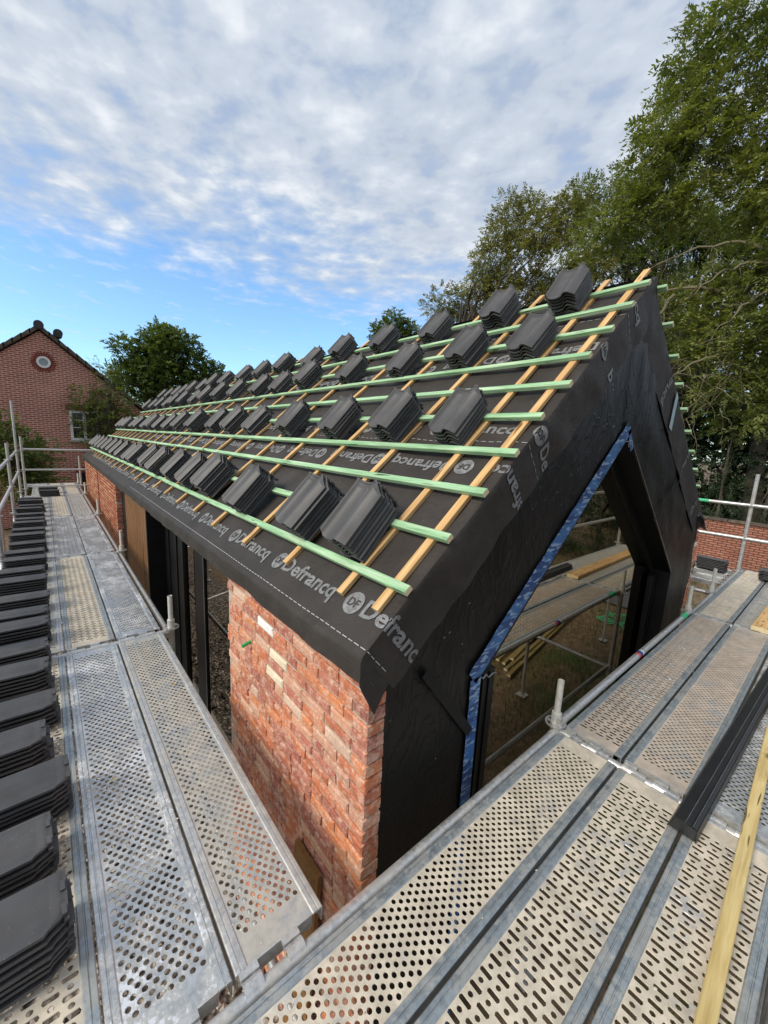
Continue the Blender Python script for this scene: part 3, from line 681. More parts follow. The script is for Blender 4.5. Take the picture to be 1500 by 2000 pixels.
# glazed door, dark panels and wood cladding of the long side
XD, XG = 0.985, 1.20
DOOR = hpart(link(bpy.data.objects.new('glazed_door', None))); DOOR.matrix_parent_inverse = HINV
def dp(mb, name, m):
    o = mb.build(name, m, None); o.parent = DOOR; return o
dp(MB().box(XG-0.03, XG+0.04, 2.705, 2.80, GZ, 0.70), 'frame', M_blackmetal)
dp(MB().box(XG-0.015, XG+0.04, 4.24, 4.58, GZ, 0.70), 'frame', M_blackmetal)
dp(MB().box(XG-0.019, XG-0.016, 4.245, 4.258, GZ, 0.69), 'frame_trim', M_edge)
dp(MB().box(XG, XG+0.008, 2.80, 4.24, GZ+0.06, 0.69), 'pane', M_glass2); dp(MB().box(XG, XG+0.008, 4.58, 5.02, GZ+0.06, 0.69), 'pane', M_glass2)
dp(MB().box(XG-0.03, XG+0.05, 2.80, 5.02, GZ, GZ+0.06), 'frame', M_blackmetal); dp(MB().box(XG-0.03, XG+0.05, 5.02, 5.10, GZ, 0.70), 'frame', M_blackmetal)
PAN = hpart(MB().box(XG-0.01, XG+0.05, 5.10, 6.10, GZ, 0.70).build('dark_wall_panel', M_blackmetal))
for yy in (5.35, 5.75): o = MB().box(XG-0.025, XG-0.011, yy, yy+0.05, GZ, 0.695).build('panel_rib', M_blackmetal); o.parent = PAN
hpart(MB().box(0.975, XG+0.05, 6.02, 6.075, GZ, 0.705).build('panel_return', M_blackmetal))
CL = hpart(MB().box(1.003, 1.06, 6.08, 7.86, GZ, 0.70).build('wood_cladding', M_blackmetal))
for i in range(12):
    me = barmesh('cladding_board', 2.69, 0.126, 0.02, [M_clad]); o = inst('cladding_board', me, None, mat=frame(Vector((0.988, 6.155+0.147*i, GZ)), Vector((0,0,1)), Vector((0,1,0)), Vector((-1,0,0)))); o.parent = CL
hpart(MB().box(0.985, 1.05, 7.87, 8.28, GZ, 0.70).build('dark_wall_panel', M_blackmetal))
hpart(MB().box(XW-0.02, 1.4, 2.705, 8.3, 0.712, 0.735).build('eave_board', M_endgrain))
hpart(MB().tube((XW-0.055, 2.3-0.012, 0.365), (XW+0.04, 2.3, 0.385), 0.011, 10).build('wall_anchor', M_plastgreen, smooth=True))
# ------------------------------------------------------------------ roof tiles in stacks
def tilemesh(flat=False):
    pr = [(0, .030), (.006, .0335), (.013, .031), (.019, .021), (.034, .010), (.062, .0015), (.092, .000), (.104, .0018), (.107, .0055), (.112, .0058), (.116, .0025), (.128, .0085),
          (.142, .025), (.156, .0325), (.172, .0325), (.192, .021), (.212, .006), (.226, -.004)]
    TH = 0.0105; L = 0.395
    vrows = [0.0, 0.012, 0.016, 0.030, 0.046, 0.050, 0.055, 0.32, L-0.04, L-.02, L]      # v = 0 head (upper end), L = tail
    b = MB(); nr, np_ = len(vrows), len(pr); top = []; bot = []
    for v in vrows:
        for u, z in pr:
            vv = v; zz_ = z
            if v >= L-0.041 and u < 0.04: vv = v - (0.04-u)*1.0*(1 if v >= L-0.001 else 0.6 if v > L-.03 else .3)     # clipped tail corner
            if u > 0.17 and v < 0.07: vv = v + 0.065*min(1, (u-0.17)/0.05)*(1-v/0.07*.9)                     # clipped head corner
            if v < 0.013: zz_ += 0.006*(1 if u < .2 else 0)                                       # head rib
            if 0.044 < v < 0.052 and 0.02 < u < 0.2: zz_ += 0.003
            top.append((u, vv, zz_)); bot.append((u, vv, zz_-TH+(0.002 if v < .06 else 0)))
    b.v = top+bot; off = nr*np_
    for i in range(nr-1):
        for j in range(np_-1):
            a = i*np_+j; b.f.append((a, a+1, a+np_+1, a+np_)); b.f.append((off+a, off+a+np_, off+a+np_+1, off+a+1))
    for j in range(np_-1):
        b.f.append((j, off+j, off+j+1, j+1)); a = (nr-1)*np_+j; b.f.append((a, a+1, off+a+1, off+a))
    for i in range(nr-1):
        a = i*np_; b.f.append((a, a+np_, off+a+np_, off+a)); a = i*np_+np_-1; b.f.append((a, off+a, off+a+np_, a+np_))
    b.m = [0]*len(b.f)
    # hanging nib under the head
    b.box(0.06, 0.10, 0.004, 0.018, -0.026, -0.010); b.box(0.15, 0.19, 0.004, 0.018, -0.02, 0.0)
    b.v = [(u*.93, v*.94, z*.30+(0 if k_ < off else -.008)) if flat else (u*.905, v*.90, z*.86) for k_, (u, v, z) in enumerate(b.v)]
    me = b.mesh('roof_tile', M_tile, True); return me, b
TILE, TB = tilemesh(); TILEF, TBF = tilemesh(True); PITCH = 0.0228
LAY = ['lowest', 'second from below', 'third from below', 'fourth from below', 'fifth from below', 'sixth from below', 'seventh from below', 'eighth from below']
far = MB(); nt_ = 0
def stack(Mx, n, indiv, where, grp, jit=1.0, pit=PITCH, me=None, tb=None):
    """n tiles one on the other; Mx maps the tile's own axes to the place of the lowest tile"""
    global nt_
    shr = random.uniform(-.002, .003)*min(jit, 1.2)
    for i in range(n):
        Mi = Mx @ Matrix.Translation((random.uniform(-.005, .005)*jit, random.uniform(-.007, .007)*jit+shr*i, pit*i)) @ Matrix.Rotation(random.uniform(-.016, .016)*jit, 4, 'Z')
        if indiv:
            o = inst('roof_tile', me or TILE, None, mat=Mi); nt_ += 1
            pos = 'topmost' if i == n-1 else LAY[i]
            tag(o, f'{pos} roof tile of {where}', 'roof tile', grp, 'thing')
        else: far.add([Mi @ Vector(v) for v in (tb or TB).v], (tb or TB).f)
ROWS = [(8, [1.43, 1.90, 2.77, 3.62, 4.22, 4.90, 5.62, 6.4, 7.2, 7.95, 8.7, 9.45, 10.2, 11.0, 11.8, 12.6, 13.4, 14.1], 'lowest', 7),
        (5, [1.43, 1.95, 2.62, 3.43, 4.30, 4.98, 5.55, 6.5, 7.35, 8.1, 8.9, 9.65, 10.4, 11.2, 12.0, 12.8, 13.6, 14.2], 'second', 6),
        (2, [1.42, 1.95, 2.63, 3.44, 4.32, 5.03, 5.65, 6.6, 7.4, 8.2, 9.0, 9.8, 10.6, 11.4, 12.2, 13.0, 13.8], 'third', 6),
        (0, [1.43, 1.985, 2.71, 3.47, 4.27, 5.0, 5.84, 6.66, 7.47, 8.42, 9.2, 10.0, 10.8, 11.6, 12.4, 13.2, 14.0], 'topmost', 6)]
NIND = {0: 9, 1: 8, 2: 7, 3: 7}
for ri, (bk, ys_, nm, n) in enumerate(ROWS):
    for si, y in enumerate(ys_):
        o3 = P0 + ES*(SB[bk]+0.062+random.uniform(-.012, .012)) + NL*0.024 + YV*(y+0.099+0.10)
        Mx = frame(o3, -YV, ES, NL) @ Matrix.Translation((0.099, 0, 0)) @ Matrix.Rotation(random.uniform(-.06, .06), 4, 'Z') @ Matrix.Rotation(R(-6.3), 4, 'X') @ Matrix.Translation((-0.099, -0.155, 0))
        # the pile balances on the batten, its tail dipping to the counter battens
        nn = n+random.choice((0, 0, 0, -1, 1))
        stack(Mx, nn, si < NIND[ri], f'the {ORD[si]} stack from the gable, {nm} roof row', 'roof tiles stacked on the battens')
# stacks along the left walkway
LEFT = [(1.47, -.045, 8), (1.80, -.075, 7), (2.09, -.02, 7), (2.48, -.085, 6), (2.77, -.04, 7), (3.17, -.06, 7), (3.55, -.07, 7), (3.92, -.07, 7), (4.24, -.07, 7), (4.64, -.07, 7), (5.12, -.08, 7)] + \
       [(5.55, -.08, 7), (5.95, -.07, 7), (6.4, -.08, 7), (6.85, -.06, 7), (7.3, -.08, 7), (7.75, -.07, 6), (8.2, -.08, 7), (8.65, -.06, 7), (9.1, -.08, 7), (9.6, -.08, 7), (10.1, -.07, 7), (10.6, -.1, 7), (11.1, -.1, 6), (12.3, .22, 6), (12.9, .2, 6)]
for i, (y, x, n) in enumerate(LEFT):
    y = 1.005*y-0.165; n = (7, 6, 7, 6, 6)[i % 5] if i < 23 else n
    a = random.uniform(-.05, .05)
    # tile length across the walkway, side edge towards the viewer
    # laid face down: flat backs up, heads to the house side
    Mx = Matrix.Translation((x, y+0.215, 0.022)) @ Matrix.Rotation(a, 4, 'Z') @ frame(Vector((0,0,0)), Vector((0, -1, 0)), Vector((-1, 0, 0)), Vector((0, 0, -1)))
    stack(Mx, n, i < 13 and nt_ < 292, f'the {ORD[i]} stack along the left walkway', 'roof tiles stacked along the left walkway', 1.3, -0.0238, TILEF, TBF)
# a few beyond the right-hand corner
for i, (x, y, n, rz, wh) in enumerate([(6.95, 1.30, 6, 0.1, 'the left stack beyond the right gable corner'), (7.38, 1.02, 7, -0.1, 'the right stack beyond the right gable corner'), (7.50, 0.30, 6, 0.15, 'the stack at the far end of the gable deck')]):
    Mx = Matrix.Translation((x, y, 0.034)) @ Matrix.Rotation(rz, 4, 'Z')
    stack(Mx, n, nt_ < 300, wh, 'roof tiles beyond the right gable corner', 2)
o3 = Vector((5.60, 1.25, 1.02))
stack(frame(o3, -YV, ESR, NR), 2, True, 'the pair on the lower edge of the right slope', 'roof tiles on the right slope', 1)
o = far.build('stacked_roof_tiles', M_tile, None, True, fix=False); tag(o, 'dark roof tiles in many stacks on the distant part of the roof and walkway', 'roof tiles', None, 'stuff')

# ------------------------------------------------------------------ scaffold
def perforated(L, W, kind):
    """perforated plate, length along X from 0, width along Y from 0; real holes with a dimpled rim"""
    b = MB(); m = 0.040; E0 = 0.085; y0, y1 = m, W-m; fy = y1-y0
    cx, cy = (0.0446, fy/15) if kind == 'round' else (0.0266, fy/5)
    n = int((L-2*E0)/cx); xs0 = (L-n*cx)/2; rows = int(round(fy/cy)); D = 0.0012; dep = 0.004
    def cell(xa, xb, ya, yb, slot):
        xc, yc = (xa+xb)/2, (ya+yb)/2
        bord = [(xa, ya), (xc, ya), (xb, ya), (xb, yc), (xb, yb), (xc, yb), (xa, yb), (xa, yc)]
        if slot:
            hx, hy = 0.0080, (yb-ya)*0.465; h = [(-hx, -hy+.004), (0, -hy), (hx, -hy+.004), (hx, 0), (hx, hy-.004), (0, hy), (-hx, hy-.004), (-hx, 0)]
        else:
            r_ = 0.0088 if kind == 'round' else 0.0086; q = r_*.7071; h = [(-q, -q), (0, -r_), (q, -q), (r_, 0), (q, q), (0, r_), (-q, q), (-r_, 0)]
        k = 1.12
        vs = [(x, y, 0) for x, y in bord]+[(xc+x*k, yc+y*(k if not slot else 1.04), D*0.15) for x, y in h]+[(xc+x, yc+y, -D) for x, y in h]+[(xc+x, yc+y, -dep) for x, y in h]
        fs = []
        for ring_ in range(3):
            for i in range(8): fs.append((ring_*8+i, ring_*8+(i+1) % 8, ring_*8+8+(i+1) % 8, ring_*8+8+i))
        b.add(vs, fs)
    if kind == 'round':
        cx, cy = 0.0223, 2*fy/15; n = int((L-2*E0)/cx); xs0 = (L-n*cx)/2
        for i in range(n):
            xa, xb = xs0+i*cx, xs0+(i+1)*cx; o_ = 0.5*cy if i % 2 else 0.0
            for j in range(7): cell(xa, xb, y0+o_+j*cy, y0+o_+(j+1)*cy, False)
            if o_: b.add([(xa, y0, 0), (xb, y0, 0), (xb, y0+o_, 0), (xa, y0+o_, 0)], [(0, 1, 2, 3)])
            else: b.add([(xa, y1-.5*cy, 0), (xb, y1-.5*cy, 0), (xb, y1, 0), (xa, y1, 0)], [(0, 1, 2, 3)])
        for xa, xb in ((0, xs0), (xs0+n*cx, L)): b.add([(xa, y0, 0), (xb, y0, 0), (xb, y1, 0), (xa, y1, 0)], [(0, 1, 2, 3)])
    else:
        for j in range(rows):
            ya, yb = y0+j*cy, y0+(j+1)*cy
            for i in range(n):
                xa = xs0+i*cx; cell(xa, xa+cx, ya, yb, (i+j) % 2 == 0)
            b.add([(0, ya, 0), (xs0, ya, 0), (xs0, yb, 0), (0, yb, 0)], [(0, 1, 2, 3)]); xe = xs0+n*cx
            b.add([(xe, ya, 0), (L, ya, 0), (L, yb, 0), (xe, yb, 0)], [(0, 1, 2, 3)])
    return b
DECK = {}
def deckmeshes(L, kind, m):
    key = (round(L, 2), kind, m.name)
    if key in DECK: return DECK[key]
    W = 0.312
    pm = perforated(L, W, kind).mesh('perforated_plate', m, False, fix=False)
    rail = [(0, -.055), (0, .001), (.003, .004), (.015, .0045), (.017, .001), (.020, .001), (.022, .0045), (.036, .004), (.0405, -.0005), (.0405, -.004), (.006, -.004), (.006, -.055)]
    b = MB(); b.prism(rail, 0, L, 'X'); rm = b.mesh('side_rail', M_rail if m in (M_steeldust, M_steelbrown) else (M_steel if m is M_steelmid else m), True)
    b = MB(); b.box(0, 0.006, .042, W-.042, -.05, .0025); em = b.mesh('end_plate', M_steel, False)
    arc = []
    for i in range(9): a = R(165-i*21); arc.append((0.042+0.031*math.cos(a), -0.028+0.031*math.sin(a)))
    inn = [(0.042+(x-0.042)*0.84, -0.028+(z+0.028)*0.84) for x, z in arc]
    b = MB(); poly = [(0.0, -.004), (0.0, 0.002)]+arc+inn[::-1]
    n = len(arc)
    for i in range(n-1): b.prism([(arc[i][0], arc[i][1]), (arc[i+1][0], arc[i+1][1]), (inn[i+1][0], inn[i+1][1]), (inn[i][0], inn[i][1])], -.030, .030, 'Y')
    b.box(-0.004, 0.02, -.030, .030, -.012, 0.003); hm = b.mesh('end_hook', M_steel, False)
    DECK[key] = (pm, rm, em, hm, W); return DECK[key]
def deck(loc, rz, L, kind, m, label, group, hooks=(0.25, 0.72), hooks2=(0.42, 0.88)):
    pm, rm, em, hm, W = deckmeshes(L, kind, m)
    e_ = empty('scaffold_plank', loc, label, 'scaffold plank', group, rz)
    inst('perforated_plate', pm, e_); inst('side_rail', rm, e_); inst('side_rail', rm, e_, mat=Matrix.Translation((L, W, 0)) @ Matrix.Rotation(math.pi, 4, 'Z'))
    inst('end_plate', em, e_, (L-0.006, 0, 0)); inst('end_plate', em, e_)
    for q in hooks: inst('end_hook', hm, e_, (L, W*q, 0))
    for q in hooks2: inst('end_hook', hm, e_, mat=Matrix.Translation((0, W*q, 0)) @ Matrix.Rotation(math.pi, 4, 'Z'))
    return e_
TUBE_R = 0.0248
def tubething(name, p, q, label, group, cat='tube', heads=True, m=None, sticker=None, bands=()):
    p, q = Vector(p), Vector(q); d = (q-p).normalized(); L = (q-p).length
    z = d; x = z.cross(Vector((0,0,1)) if abs(z.z) < .9 else Vector((1,0,0))).normalized(); y = z.cross(x)
    e_ = bpy.data.objects.new(name, None); link(e_); e_.matrix_world = frame(p, x, y, z); tag(e_, label, cat, group); e_.empty_display_size = .1
    MB().tube((0,0,0.03 if heads else 0), (0,0,L-(0.03 if heads else 0)), TUBE_R, 16).build('tube', m or M_steel, e_, True)
    if heads:
        for zz_, s in ((0.045, -1), (L-0.045, 1)):
            b = MB(); b.tube((0,0,zz_-s*0.02), (0,0,zz_+s*0.035), TUBE_R*1.12, 12, TUBE_R*0.95); b.box(-.018, .018, -.036, .036, *(sorted((zz_+s*0.02, zz_+s*0.045))))
            b.build('wedge_head', M_steel, e_, True)
    for z0, z1, mm in bands: MB().tube((0,0,z0), (0,0,z1), TUBE_R*1.018, 16, cap=False).build('paint_band', mm, e_, True)
    return e_
def rosette(z):
    b = MB(); n = 16
    for i in range(n):
        a0, a1 = 2*math.pi*i/n, 2*math.pi*(i+1)/n
        def qd(r0, r1): 
            P = [(r0*math.cos(a0), r0*math.sin(a0)), (r1*math.cos(a0), r1*math.sin(a0)), (r1*math.cos(a1), r1*math.sin(a1)), (r0*math.cos(a1), r0*math.sin(a1))]
            b.prism(P, z-.0045, z+.0045, 'Z')
        qd(0.022, 0.034); qd(0.052, 0.062)
        if i % 4 in (0,): qd(0.034, 0.052)
    return b
def standard(x, y, top, label, group, bottom=GZ, spig=True, coll=(0.0,)):
    e_ = empty('scaffold_standard', (x, y, bottom), label, 'scaffold post', group)
    def bb(mb, n, m): return mb.build(n, m, e_, True)
    zt = top-bottom; zb = (0.03 if spig else top)-bottom
    bb(MB().tube((0,0,0.05), (0,0,zb), TUBE_R, 16), 'post_tube', M_steel)
    if spig:
        b = MB(); b.tube((0,0,zb-.06), (0,0,zb+0.04), TUBE_R*1.16, 16); bb(b, 'collar', M_castwhite)
        b = MB(); b.tube((0,0,zb+0.03), (0,0,zt), 0.0190, 16, cap=False); b.tube((0,0,zt), (0,0,zt-0.02), 0.0190, 16, 0.0155, cap=False); b.tube((0,0,zt-0.02), (0,0,zt-0.1), 0.0155, 16, cap=False)
        bb(b, 'spigot', M_castwhite)
    for zc in coll: bb(rosette(zc-bottom), 'rosette', M_steel)
    bb(MB().box(-.07, .07, -.07, .07, 0, .012).tube((0,0,.012), (0,0,.12), .02, 10), 'base_plate', M_steel)
    return e_
GP, GT = 'scaffold planks', 'horizontal scaffold tubes'
# left walkway: joints along y, two planks and a third half hidden by the tile stacks
JY = [0.945, 3.575, 6.40, 9.45, 12.55, 15.1]
kinds = [[('round', M_steelclean), ('round', M_steelmid), ('slot', M_steeldust)], [('slot', M_steeldust), ('round', M_steelclean), ('round', M_steelmid)],
         [('slot', M_steelclean), ('round', M_steelclean), ('round', M_steelmid)], [('slot', M_steeldust), ('slot', M_steelmid), ('round', M_steelmid)], [('slot', M_steeldust), ('round', M_steeldust), ('slot', M_steelmid)]]
BAYN = ['nearest bay', 'second bay', 'third bay', 'fourth bay', 'farthest bay']
for i in range(5):
    L = JY[i+1]-JY[i]-0.084
    for j, (xr, nm) in enumerate(((0.322, 'beside the tile stacks'), (0.645, 'on the house side'), (0.004, 'under the tile stacks'))):
        kd, mm = kinds[i][j]
        deck((xr, JY[i]+0.042, random.uniform(-.002, .002)), math.pi/2, L, kd, mm, f'perforated steel plank of the left walkway, {BAYN[i]}, {nm}', GP)
# gable deck: joints along x, three planks
JX = [-0.78, 2.275, 5.245, 8.10]
kx = [[('round', M_steelmid), ('slot', M_steeldust), ('slot', M_steeldust)], [('slot', M_steelbrown), ('slot', M_steelbrown), ('round', M_steelclean)], [('slot', M_steeldust), ('round', M_steelmid), ('round', M_steelmid)]]
kx[0][0] = ('round', M_steeldust)
kx[1][1] = ('round', M_steelbrown)
BX = ['nearest bay', 'middle bay', 'far bay']
for i in range(3):
    L = JX[i+1]-JX[i]-0.084
    for j, (y0, nm) in enumerate(((0.585, 'next to the wall tube'), (0.258, 'middle plank'), (-0.069, 'outer plank'))):
        kd, mm = kx[i][j]; deck((JX[i]+0.042, y0, random.uniform(-.002, .002)), 0, L, kd, mm, f'perforated steel plank of the gable deck, {BX[i]}, {nm}', GP)
# right walkway
for i, y0 in enumerate((0.985, 3.60)):
    for j, x in enumerate((7.16, 7.49, 7.82)):
        deck((x, y0, 0), math.pi/2, 2.53, 'slot' if j else 'round', M_steelmid, f'perforated steel plank of the right walkway, {("near","far")[i]} bay, {("house side","middle","outer side")[j]}', GP)
ZL = -0.030
sx = 3.66
tubething('ledger', (-0.78, 0.93, ZL), (2.275, 0.93, ZL), 'grey ledger tube in front of the brick corner carrying the walkway end', GT)
tubething('ledger', (2.275, 0.932, 0.014), (5.245, 0.932, 0.014), 'ledger tube with red, white and blue sticker below the gable window', GT,
          bands=((sx-2.275-0.045, sx-2.275-0.012, M_red), (sx-2.275-0.012, sx-2.275+0.045, M_blue), (sx-2.275+0.045, sx-2.275+0.062, M_whites), (2.62, 2.80, M_greenpaint)))
tubething('ledger', (5.245, 0.93, ZL), (8.1, 0.93, ZL), 'ledger tube along the far bay of the gable deck', GT)
for i, x in enumerate(JX): tubething('transom', (x, -0.12, ZL), (x, 0.93, ZL), f'{("near","second","third","far")[i]} cross tube under the gable deck planks', GT)
for i, y in enumerate(JY[1:]): tubething('transom', (-0.45, y, ZL), (0.715, y, ZL), f'{ORD[i]} cross tube under the left walkway planks', GT)
for i in range(1, 5):
    tubething('ledger', (0.70, JY[i], ZL-.02), (0.70, JY[i+1], ZL-.02), f'inner ledger tube beside the left walkway, {BAYN[i]}', GT)
for i, y in enumerate((3.575, 6.12)): tubething('transom', (6.31, y, ZL), (7.9, y, ZL), f'{("near","far")[i]} cross tube under the right walkway', GT)
tubething('ledger', (6.33, 0.95, ZL), (6.33, 3.575, ZL), 'inner ledger tube of the right walkway', GT)
GS = 'scaffold standards'
for i, y in enumerate(JY[1:]): standard(0.725, y+0.02, 0.285, f'short {ORD[i]} inner post beside the left walkway', GS, coll=(0.0, -1.0))
standard(2.30, 0.955, 0.285, 'short post with spigot in front of the gable window', GS, coll=(0.0, -1.0))
standard(5.245, 0.955, 0.285, 'short post at the right brick corner', GS, coll=(0.0, -1.0))
standard(6.31, 0.95, 0.30, 'short post beyond the right gable corner', GS, coll=(0.0, -1.0))
standard(7.90, 0.93, 1.46, 'tall grey post right of the gable with two guard rails', GS, spig=False, coll=(0.0, 0.5, 1.0, -1.0))
for i, x in enumerate((2.275, 5.245, 8.2)): standard(x, -0.15, 1.46, f'outer guard post of the gable deck, {("near","middle","far")[i]}', GS, spig=False, coll=(0.0, 0.5, 1.0, -1.0)) if x > 3 else standard(x, -0.15, 0.02, 'outer post under the near end of the gable deck', GS, spig=False, coll=(-1.0,))
standard(7.90, 3.575, 1.46, 'second tall post of the right walkway', GS, spig=False, coll=(0.0, 0.5, 1.0))
standard(7.90, 6.12, 1.46, 'third tall post of the right walkway', GS, spig=False, coll=(0.0, 0.5, 1.0))
for zz_, nm in ((0.50, 'lower'), (1.0, 'upper')):
    tubething('guard_rail', (7.9, 0.93, zz_), (7.9, 3.575, zz_), f'{nm} guard rail right of the gable, first length', GT, bands=((0.5, 0.8, M_greenpaint),) if nm == 'upper' else ())
    tubething('guard_rail', (7.9, -0.15, zz_), (7.9, 0.93, zz_), f'{nm} guard rail at the end of the gable deck', GT)
    tubething('guard_rail', (7.9, 3.575, zz_), (7.9, 6.12, zz_), f'{nm} guard rail right of the house, second length', GT)
    tubething('guard_rail', (5.245, -0.15, zz_), (8.2, -0.15, zz_), f'{nm} outer guard rail of the gable deck far bay', GT)
XO = -0.52
YO = [3.6, 6.9, 10.15, 13.4]
for i, y in enumerate(YO): standard(XO, y, (1.1, 2.25, 1.3, 2.2)[i], f'tall outer post left of the walkway, {ORD[i]} from the front', GS, spig=False, coll=(0.0, 0.5, 1.0))
standard(XO-0.25, 10.9, 2.9, 'tallest post at the left edge', GS, spig=False, coll=(0.0, 0.5, 1.0, 1.5, 2.0))
standard(XO+0.08, 13.9, 1.35, 'short post at the far end of the left walkway', GS, spig=False, coll=(0.0, 0.5, 1.0))
for i in range(len(YO)-1):
    for zz_, nm in ((0.5, 'lower'), (1.0, 'upper')):
        tubething('guard_rail', (XO, YO[i], zz_), (XO, YO[i+1], zz_), f'{nm} guard rail along the left walkway, {ORD[i]} length', GT)
for zz_, nm in ((0.06, 'lowest'), (0.5, 'lower'), (1.03, 'upper')):
    tubething('guard_rail', (XO+0.1, 13.9, zz_), (1.35, 13.9, zz_), f'{nm} guard rail across the far end of the left walkway', GT)
standard(0.74, 14.2, 0.85, 'post at the far right end of the left walkway', GS, spig=False, coll=(0.0, 0.5))
# lower frame below the walkway, seen in the door glass
for i, y in enumerate(YO[:3]): 
    tubething('transom', (XO, y, -1.0), (0.72, JY[i+1], -1.0), f'{ORD[i]} low cross tube under the left walkway', GT)
    tubething('ledger', (XO, y, -0.5), (XO, YO[i+1], -0.5), f'{ORD[i]} low outer tube under the left walkway', GT)
    tubething('brace', (XO, y, -1.8), (XO, YO[i+1], -0.1), f'{ORD[i]} diagonal brace under the left walkway', GT)
    tubething('ledger', (0.70, JY[i+1], -1.0), (0.70, JY[i+2], -1.0), f'{ORD[i]} low inner tube under the left walkway', GT)
tubething('ledger', (0.70, JY[0], -1.0), (0.70, JY[1], -1.0), 'low inner tube beside the brick wall', GT)
tubething('ledger', (2.3, 0.93, -1.0), (5.245, 0.93, -1.0), 'low tube under the gable deck', GT); tubething('ledger', (2.3, -0.15, -1.0), (5.245, -0.15, -1.0), 'low outer tube under the gable deck', GT)
tubething('transom', (5.245, -0.15, -1.0), (5.245, 0.93, -1.0), 'low cross tube under the gable deck', GT)
tubething('brace', (2.3, -0.15, -1.8), (5.245, -0.15, -0.1), 'diagonal brace under the gable deck', GT)

# ------------------------------------------------------------------ things lying on the decks
e_ = empty('metal_roof_trim', (2.03, 0.0, 0.006), 'long black metal roof trim lying on the gable deck', 'metal trim', None, R(-2.0)); e_['kind'] = 'thing'
def trimpart(poly, name, m, x1=3.6, th=0.004):
    b = MB()
    for i in range(len(poly)-1):
        p, q = poly[i], poly[i+1]; d = Vector((q[0]-p[0], q[1]-p[1])).normalized(); n_ = Vector((d.y, -d.x))*-th
        b.prism([p, q, (q[0]-n_.x, q[1]-n_.y), (p[0]-n_.x, p[1]-n_.y)], 0, x1, 'X')
    return b.build(name, m, e_)
tw = lambda L_: [(0.195+(y-0.131)*0.60, z*0.8) for y, z in L_]
trimpart(tw([(0.300, 0.002), (0.272, 0.072)]), 'sloping_face', M_trim)
trimpart(tw([(0.271, 0.074), (0.205, 0.084), (0.203, 0.079), (0.195, 0.079), (0.193, 0.085), (0.168, 0.087), (0.166, 0.082), (0.158, 0.082), (0.156, 0.087), (0.136, 0.078)]), 'ribbed_top', M_trim)
trimpart(tw([(0.135, 0.076), (0.131, 0.002)]), 'side_face', M_trim)
b = MB(); b.prism(tw([(0.296, 0.004), (0.270, 0.070), (0.20, 0.078), (0.136, 0.072), (0.134, 0.004)]), 0.004, 0.008, 'X'); b.build('end_cap', M_trim, e_)
for yy, zz_ in tw([(0.2725, 0.0755), (0.204, 0.086), (0.157, 0.0895)]): MB().box(0, 3.6, yy-.0008, yy+.0008, zz_-.001, zz_).build('pale_edge', M_edge, e_)  # thin pale lines along the ridges of the trim
me = barmesh('timber_batten', 3.1, 0.048, 0.036, [M_plank, M_endgrain], 0.003)
o = inst('timber_batten', me, None, mat=Matrix.Translation((0.95, 0.012, 0.026)) @ Matrix.Rotation(R(1.8), 4, 'Z')); tag(o, 'long pale pine batten lying on the gable deck beside the black trim', 'timber batten')
me = barmesh('timber_board', 2.3, 0.15, 0.045, [M_orange, M_endgrain], 0.004)
o = inst('timber_board', me, None, mat=Matrix.Translation((5.22, 0.36, 0.03)) @ Matrix.Rotation(R(-1.0), 4, 'Z')); tag(o, 'thick orange pine board on the far bay of the gable deck', 'timber board')
b = MB(); b.box(-.012, .012, -.12, .12, 0, 1.32)
o = b.build('wood_board', M_plyw, None); o.location = (0.80, 1.50, -1.78); o.rotation_euler = (0, R(3.6), 0); tag(o, 'brown board leaning on the brick wall below the walkway', 'board')
for i, (x, y, rz, lb) in enumerate([(0.14, 2.05, .3, 'small tan leaf lying on the near left walkway plank'), (0.55, 2.7, 1.2, 'small pale leaf lying on the house-side walkway plank')]):
    b = MB(); b.add([(-.02, 0, .002), (0, -.008, .006), (.02, 0, .003), (0, .008, .007)], [(0, 1, 2), (0, 2, 3)]); o = b.build('fallen_leaf', M_plank, None); o.location = (x, y, .006); o.rotation_euler = (0, 0, rz); tag(o, lb, 'leaf')

M_drop = speck('mortar_dropping', (0.38, 0.35, 0.30), (0.58, 0.55, 0.49), 30, 0.95, 0, 0.2)
b = MB(); rq = random.Random(21)
def blob(x, y, r_, h):
    n = 7; a0 = rq.uniform(0, 6.28); k = [rq.uniform(.5, 1.2) for _ in range(n)]
    b.add([(x+r_*k[i]*math.cos(a0+i*6.283/n)*1.3, y+r_*k[i]*math.sin(a0+i*6.283/n), 0.0012) for i in range(n)]+[(x, y, h)], [(i, (i+1) % n, n) for i in range(n)])
for i in range(260):
    if i % 2: x, y = rq.uniform(.02, .64), rq.uniform(1.0, 3.5)**1
    else: x, y = rq.uniform(.3, 5.0), rq.uniform(-.05, .90)
    blob(x, y, rq.choice((.0025, .003, .004, .006)), rq.uniform(.0035, .005))
o = b.build('mortar_droppings', M_drop, None, True, fix=False); tag(o, 'pale mortar droppings scattered on the scaffold planks', 'droppings', None, 'stuff')
